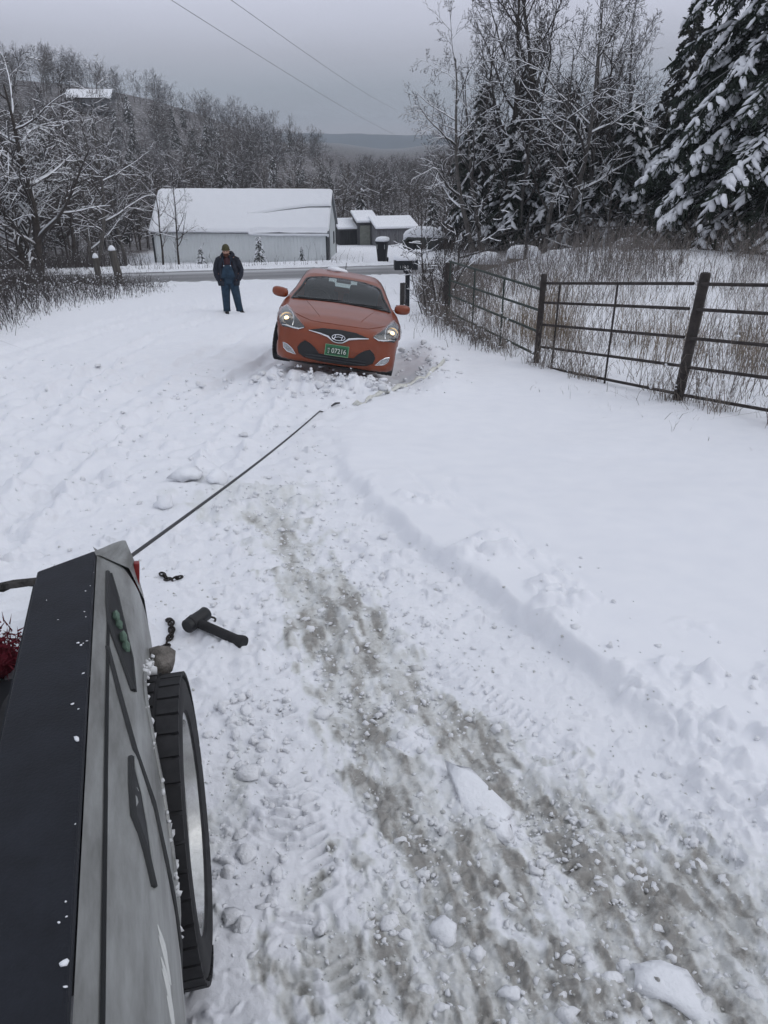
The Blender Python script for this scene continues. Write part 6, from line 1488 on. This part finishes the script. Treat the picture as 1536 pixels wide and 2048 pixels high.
def forest():
    g = np.random.default_rng(77); greyb = mat('far_grey_bark', (.10, .092, .095), .9, var=.3, vscale=.3); protos = []
    for k in range(7):
        W = grow(300 + k, H=8.0, r0=.095, kids=(16, 8, 6), ang=(50, 45, 42), ratio=(.52, .54, .58), up=.07, first=.14, snow=.38, maxlev=3, twig=.017, snowr=1.1, wob=.14)
        tw = (M['twig'], M['twig_brown'], greyb)[k % 3]; protos.append(one_mesh(W, ('trunk', 'crown', 'snow'), [tw, tw, M['snow_plain']], 'far_tree'))
    for k in range(3):
        W = cedar(320 + k, 8.0, 2.3, 66, M['cedar'], .36, 22, .17, .16, raw=True); protos.append(one_mesh(W, ('trunk', 'foliage', 'snow'), [M['bark'], M['cedar2'], M['snow_plain']], 'far_cedar'))
    pts = []
    for (y0, y1), n in (((66, 84), 60), ((84, 110), 130), ((110, 150), 260), ((150, 190), 300), ((190, 256), 400)):
        k = 0
        while k < n:
            y = g.uniform(y0, y1); x = y * g.uniform(-.62, .40)
            if y < 76 and -20 < x < 8: continue
            if abs(x + 70.0) < 7.5 and 178 < y < 211: continue
            if x > 8 and y < 70: continue
            pts.append((x, y)); k += 1
    for k in range(120): pts.append((g.uniform(-48, -21), g.uniform(47, 84)))
    for k in range(60): pts.append((g.uniform(8, 45), g.uniform(60, 95)))
    pts = np.array(pts); n = len(pts); x, y = pts.T
    mid = (y > 105) & (y < 215) & (x > -80) & (x < -2); con = g.random(n) < np.where(mid, .34, .05)
    idx = np.where(con, 7 + g.integers(0, 3, n), g.integers(0, 7, n)); sc = g.uniform(.72, 1.15, n) * np.where(con, .74, 1.0) * np.interp(y, [45, 64, 100, 200, 236], [.85, .80, .86, 1.0, .98]) * np.where((np.abs(x + 2) < 16) & (y > 105), .70, 1.0)
    scatter_gn('hillside_wood', 'dense bare winter wood with snowy evergreens covering the hill', np.stack([x, y, ground(x, y, False) - .2], -1), g.uniform(0, 6.28, n), sc, idx, protos)
forest()

# distant ridge, with the blue of the haze also painted into its colour
def ridge():
    n = 160; xs = np.linspace(-1400, 1400, n); top = np.interp(xs, [-1400, -300, -190, -60, 60, 200, 1400], [14, 12, 10.5, 9.5, 6.5, 8, 14]) + 1.6 * fbm(xs, xs * 0, 60, 4, 3); V = []
    for yy, k in ((1500, 0), (1540, .75), (1580, 1), (1700, .4)): V += [(x, yy, -30 + (t + 30) * k) for x, t in zip(xs, top)]
    i = np.arange(3)[:, None] * n + np.arange(n - 1)[None]
    tag(obj('distant_hill', fast_mesh('distant_hill', np.array(V), np.stack([i, i + 1, i + n + 1, i + n], -1).reshape(-1, 4), mat('far_hill_haze_blue', (.028, .050, .078), .95, var=.25, vscale=.05, stretch=(1, 1, 4)), smoothed=True)), 'distant wooded ridge with haze blue in its colour', kind='structure')
ridge()

# ------------------------------------------------------------------ weeds, brush, grasses
def stems(P, H, lean, w, seed, segs=2, curve=.35):
    g = np.random.default_rng(seed); n = len(P); a = g.uniform(0, 6.28, n); d = np.stack([np.cos(a), np.sin(a), np.zeros(n)], -1) * (lean * H)[:, None]; up_ = np.array([0, 0, 1.0])
    b = g.uniform(0, 6.28, n); s = np.stack([np.cos(b), np.sin(b), np.zeros(n)], -1) * w[:, None]
    p1 = P + up_ * (H * .55)[:, None] + d * curve; p2 = P + up_ * (H * (1 - .25 * lean))[:, None] + d
    V = np.stack([P - s, P + s, p1 - s * .8, p1 + s * .8, p2], 1).reshape(-1, 3); i = np.arange(n)[:, None] * 5
    Q = (i + np.array([[0, 1, 3, 2]])); T = (i + np.array([[2, 3, 4]])); return V, Q, T, p1, p2

def weed_mass(name, lab, x, y, H, seed, m, m2=None, wid=.006, sprig=2, snowp=.0, lean=.30):
    g = np.random.default_rng(seed); n = len(x); P = np.stack([x, y, ground(x, y, False) - .03], -1); V, Q, T, p1, p2 = stems(P, H, g.gamma(2, lean / 2, n), np.full(n, wid) * g.uniform(.6, 1.3, n), seed)
    VV = [V]; QQ = [Q]; TT = [T]; mq = [np.zeros(len(Q))]; mt = [np.zeros(len(T))]; off = len(V)
    for r_ in range(sprig):
        t = g.uniform(.0, 1, (n, 1)); o = p1 * (1 - t) + p2 * t; v, q, tt, _, _ = stems(o, H * g.uniform(.12, .35, n), g.uniform(.3, 1.1, n), np.full(n, wid * .6), seed + 50 + r_); VV.append(v); QQ.append(q + off); TT.append(tt + off); off += len(v); mq.append(np.zeros(len(q))); mt.append(np.zeros(len(tt)))
    if snowp > 0:
        k = g.random(n) < snowp; t = g.uniform(.3, 1, (k.sum(), 1)); c = p1[k] * (1 - t) + p2[k] * t; v, f = scatter_lumps(c, g.uniform(.010, .030, k.sum()), (np.array([[1, 0, 0], [-1, 0, 0], [0, 1, 0], [0, -1, 0], [0, 0, 1], [0, 0, -1.]]), np.array([[0, 2, 4], [2, 1, 4], [1, 3, 4], [3, 0, 4], [2, 0, 5], [1, 2, 5], [3, 1, 5], [0, 3, 5]])), seed, .7, .2)
        VV.append(v); TT.append(f + off); mt.append(np.ones(len(f))); off += len(v)
    QQ = np.concatenate(QQ); TT = np.concatenate(TT)
    me = fast_mesh(name, np.concatenate(VV), [QQ, TT], [m, m2 or M['snow_plain']], np.concatenate(mq + mt))
    return tag(obj(name, me), lab, 'weeds', kind='stuff')

def fence_x(y): return np.interp(y, [5, 6.05, 9.02, 11.93, 18.64, 24, 36], [5.6, 5.05, 3.66, 2.46, 1.54, 1.9, 2.6])
def meadow():
    g = np.random.default_rng(91); wm = mat('dead_weed', (.19, .165, .145), .9, var=.4, vscale=1.5); wt = mat('tan_grass', (.24, .19, .135), .9, var=.35, vscale=2); wd2 = mat('dark_weed', (.165, .148, .138), .9, var=.4, vscale=1)
    n = 15000; y = 7 + 26 * g.random(n) ** .9; x = fence_x(y) + .1 + g.random(n) ** .8 * (y * .62); k = fbm(x, y, 2.2, 3, 30) * 1.4 + g.normal(0, .18, n) > .0; x, y = x[k], y[k]
    weed_mass('meadow_weeds', 'grey brown dead weeds standing in the snowy field behind the fence', x, y, g.gamma(3, .2, len(x)), 1, wm, wid=.0042, sprig=3, snowp=.06, lean=.55)
    n = 8000; y = 21 + 13 * g.random(n); x = fence_x(y) + .2 + g.random(n) * (y * .65); k = fbm(x, y, 3.0, 3, 37) * 1.3 + g.normal(0, .2, n) > -.1; x, y = x[k], y[k]; n = len(x); weed_mass('meadow_weeds', 'darker tall weeds along the far edge of the field', x, y, g.gamma(5, .16, n), 2, wd2, wid=.009, sprig=3, snowp=.12, lean=.5)
    n = 900; c = g.integers(0, 14, n); cx = np.array([2.8, 3.1, 3.4, 3.6, 4.4, 5.2, 3.9, 3.3, 5.6, 6.2, 2.9, 3.0, 2.6, 4.9]); cy = np.array([14.2, 14.6, 15.0, 15.6, 12.0, 12.6, 16.5, 13.4, 11.0, 13, 16, 15.3, 17, 14.3])
    x = cx[c] + g.normal(0, .22, n); y = cy[c] + g.normal(0, .25, n); weed_mass('tan_grass', 'clumps of tan dry grass behind the gate', x, y, g.gamma(6, .12, n), 3, wt, wid=.0045, sprig=1, lean=.25)
    # tufts along the fence foot
    n = 3000; t = g.random(n); y = 7.2 + 12 * t; x = fence_x(y) + g.normal(-.05, .16, n); k = fbm(x, y, .7, 2, 33) > -.05; x, y = x[k], y[k]
    weed_mass('fence_tufts', 'dark bent grass tufts poking from the snow along the fence foot', x, y, g.gamma(3, .12, len(x)), 4, wm, wid=.004, sprig=2, snowp=.12, lean=.7)
    n = 55; y = 6.0 + 4.0 * g.random(n); x = fence_x(y) - .3 - g.random(n) * 1.4; weed_mass('stray_stalks', 'few stray stalks poking out of the smooth snow bank', x, y, g.gamma(3, .04, n), 5, wd2, wid=.003, sprig=1, lean=.9)
    # shrubs of weeds around the mailboxes and the gate end
    n = 1500; y = 19.5 + 9 * g.random(n); x = 1.0 + .015 * (y - 17) + g.random(n) ** 1.3 * 2.0; weed_mass('gate_brush', 'brush and frosted weeds around the mailboxes', x, y, g.gamma(5, .10, n), 6, wd2, wid=.006, sprig=3, snowp=.25)
    n = 450; y = 13 + 6 * g.random(n); x = fence_x(y) - .1 - np.abs(g.normal(0, .35, n)); weed_mass('gate_brush', 'low frosted weeds on the verge in front of the green gate', x, y, g.gamma(3, .12, n), 7, wd2, wid=.005, sprig=3, snowp=.3, lean=.6)
meadow()

def left_brush():
    g = np.random.default_rng(95); m = mat('bramble', (.062, .054, .052), .9, var=.4, vscale=1.5)
    n = 11000; y = 13 + 20 * g.random(n); xe = np.interp(y, [13, 15.7, 20.5, 24.7, 29.5, 33], [-7.9, -8.15, -8.9, -8.6, -8.4, -8.9]); x = xe - g.random(n) ** .8 * (y * .22 + 2.0) + g.normal(0, .25, n)
    weed_mass('bramble_thicket', 'dark tangled brush with bits of snow along the left verge', x, y, g.gamma(5, .16, n) * smooth(-.1, 1.4, xe + .4 - x) * np.interp(y, [13, 20, 27, 33], [1, .95, .55, .45]), 8, m, wid=.007, sprig=3, snowp=.40, lean=.75)
    n = 7000; y = 41.8 + 14 * g.random(n); x = -15.5 - g.random(n) * 30; k = ~((y > 55) & (x > -18)); x, y = x[k], y[k] + .2 * (x[k] + 5) * .6
    weed_mass('bramble_thicket', 'thin grey brush across the road left of the barn', x, y, g.gamma(5, .16, len(x)), 9, m, wid=.010, sprig=3, snowp=.2, lean=.6)
    n = 5000; y = 46 + 14 * g.random(n); x = 3.5 + g.random(n) * 24; weed_mass('undergrowth', 'dark undergrowth beneath the cedars and bare trees', x, y, g.gamma(5, .26, n), 10, m, wid=.012, sprig=3, snowp=.35, lean=.5)
    n = 260; y = 41.7 + 1.2 * g.random(n); x = -15 + g.random(n) * 14; y = y + .2 * (x + 5); weed_mass('roadside_stalks', 'sparse stalks on the far snow bank of the road', x, y, g.gamma(3, .12, n), 11, m, wid=.009, sprig=2, snowp=.2)
left_brush()

# rear fence, and snow covered bales behind it
def rear_fence():
    P = [(3.2, 33.6), (6.3, 35.0), (9.4, 36.0), (12.6, 36.4), (15.8, 36.6), (19.0, 36.7), (22.4, 36.8)]
    dk = mat('dark_fence_pipe', (.030, .028, .028), .8)
    for i, (x, y) in enumerate(P):
        z = gz(x, y, False); o = empty('rear_fence_post', (x, y, z)); tag(o, ('first', 'second', 'third', 'fourth', 'fifth', 'sixth', 'seventh')[i] + ' dark post of the rear fence counted from the mailboxes', 'fence post', 'rear fence posts')
        MB().tube([(0, 0, -.3), (0, 0, 1.45)], .07 if i % 2 else .045, 8).build('post', dk, o, True)
    for i, (a, b) in enumerate(zip(P, P[1:])):
        o = empty('rear_pipe_fence', (a[0], a[1], gz(*a, False))); tag(o, 'two dark rails of the rear fence, ' + ('first', 'second', 'third', 'fourth', 'fifth', 'sixth')[i] + ' span from the mailboxes', 'fence', 'rear fence spans')
        for h in (1.35, .85): MB().tube([Vector((a[0], a[1], gz(*a, False) + h)) - o.location, Vector((b[0], b[1], gz(*b, False) + h)) - o.location], .032, 6).build('rail', dk, o, True)
    for x, y, s, lab in ((4.7, 36.6, .75, 'left snow covered bale behind the rear fence'), (6.6, 37.2, .8, 'second snow covered bale behind the rear fence'), (12.2, 38.6, 1.0, 'biggest rounded snow covered bale behind the rear fence'), (8.3, 37.8, .6, 'small snow mound behind the rear fence')):
        z = gz(x, y, False); r = empty('snowy_bale', (x, y, z)); tag(r, lab, 'bale', 'snow covered bales')
        q = MB(); q.loft([((0, 0, -.2), .95 * s, .6 * s), ((0, 0, .45 * s), .95 * s, .6 * s), ((0, 0, .75 * s), .85 * s, .5 * s)], 18, pw=3); q.build('bale', mat('straw_bale', (.12, .10, .075), .95, var=.4, vscale=12), r, 'auto')
        q = MB(); q.loft([((0, 0, .50 * s), 1.0 * s, .66 * s), ((0, 0, .85 * s), .98 * s, .64 * s), ((0, 0, 1.10 * s), .75 * s, .46 * s), ((0, 0, 1.18 * s), .3 * s, .2 * s)], 18, pw=2.6); q.build('snow_cap', M['snow'], r, 'all')
rear_fence()

# ------------------------------------------------------------------ thin winter haze
hz = MB().box((0, 800, -1), (3600, 1850, 68)).build('haze', [], None)
hm = bpy.data.materials.new('winter_haze'); hm.use_nodes = True; ht = hm.node_tree; ht.nodes.clear()
ho = ht.nodes.new('ShaderNodeOutputMaterial'); hv = ht.nodes.new('ShaderNodeVolumePrincipled'); hv.inputs['Color'].default_value = (.86, .93, 1.0, 1); hv.inputs['Density'].default_value = .00055
hv.inputs['Density Attribute'].default_value = ''
try: hm.cycles.homogeneous_volume = True
except Exception: pass
ht.links.new(hv.outputs[0], ho.inputs['Volume']); hz.data.materials.append(hm); tag(hz, 'thin grey blue winter haze over the valley', 'haze', kind='stuff')
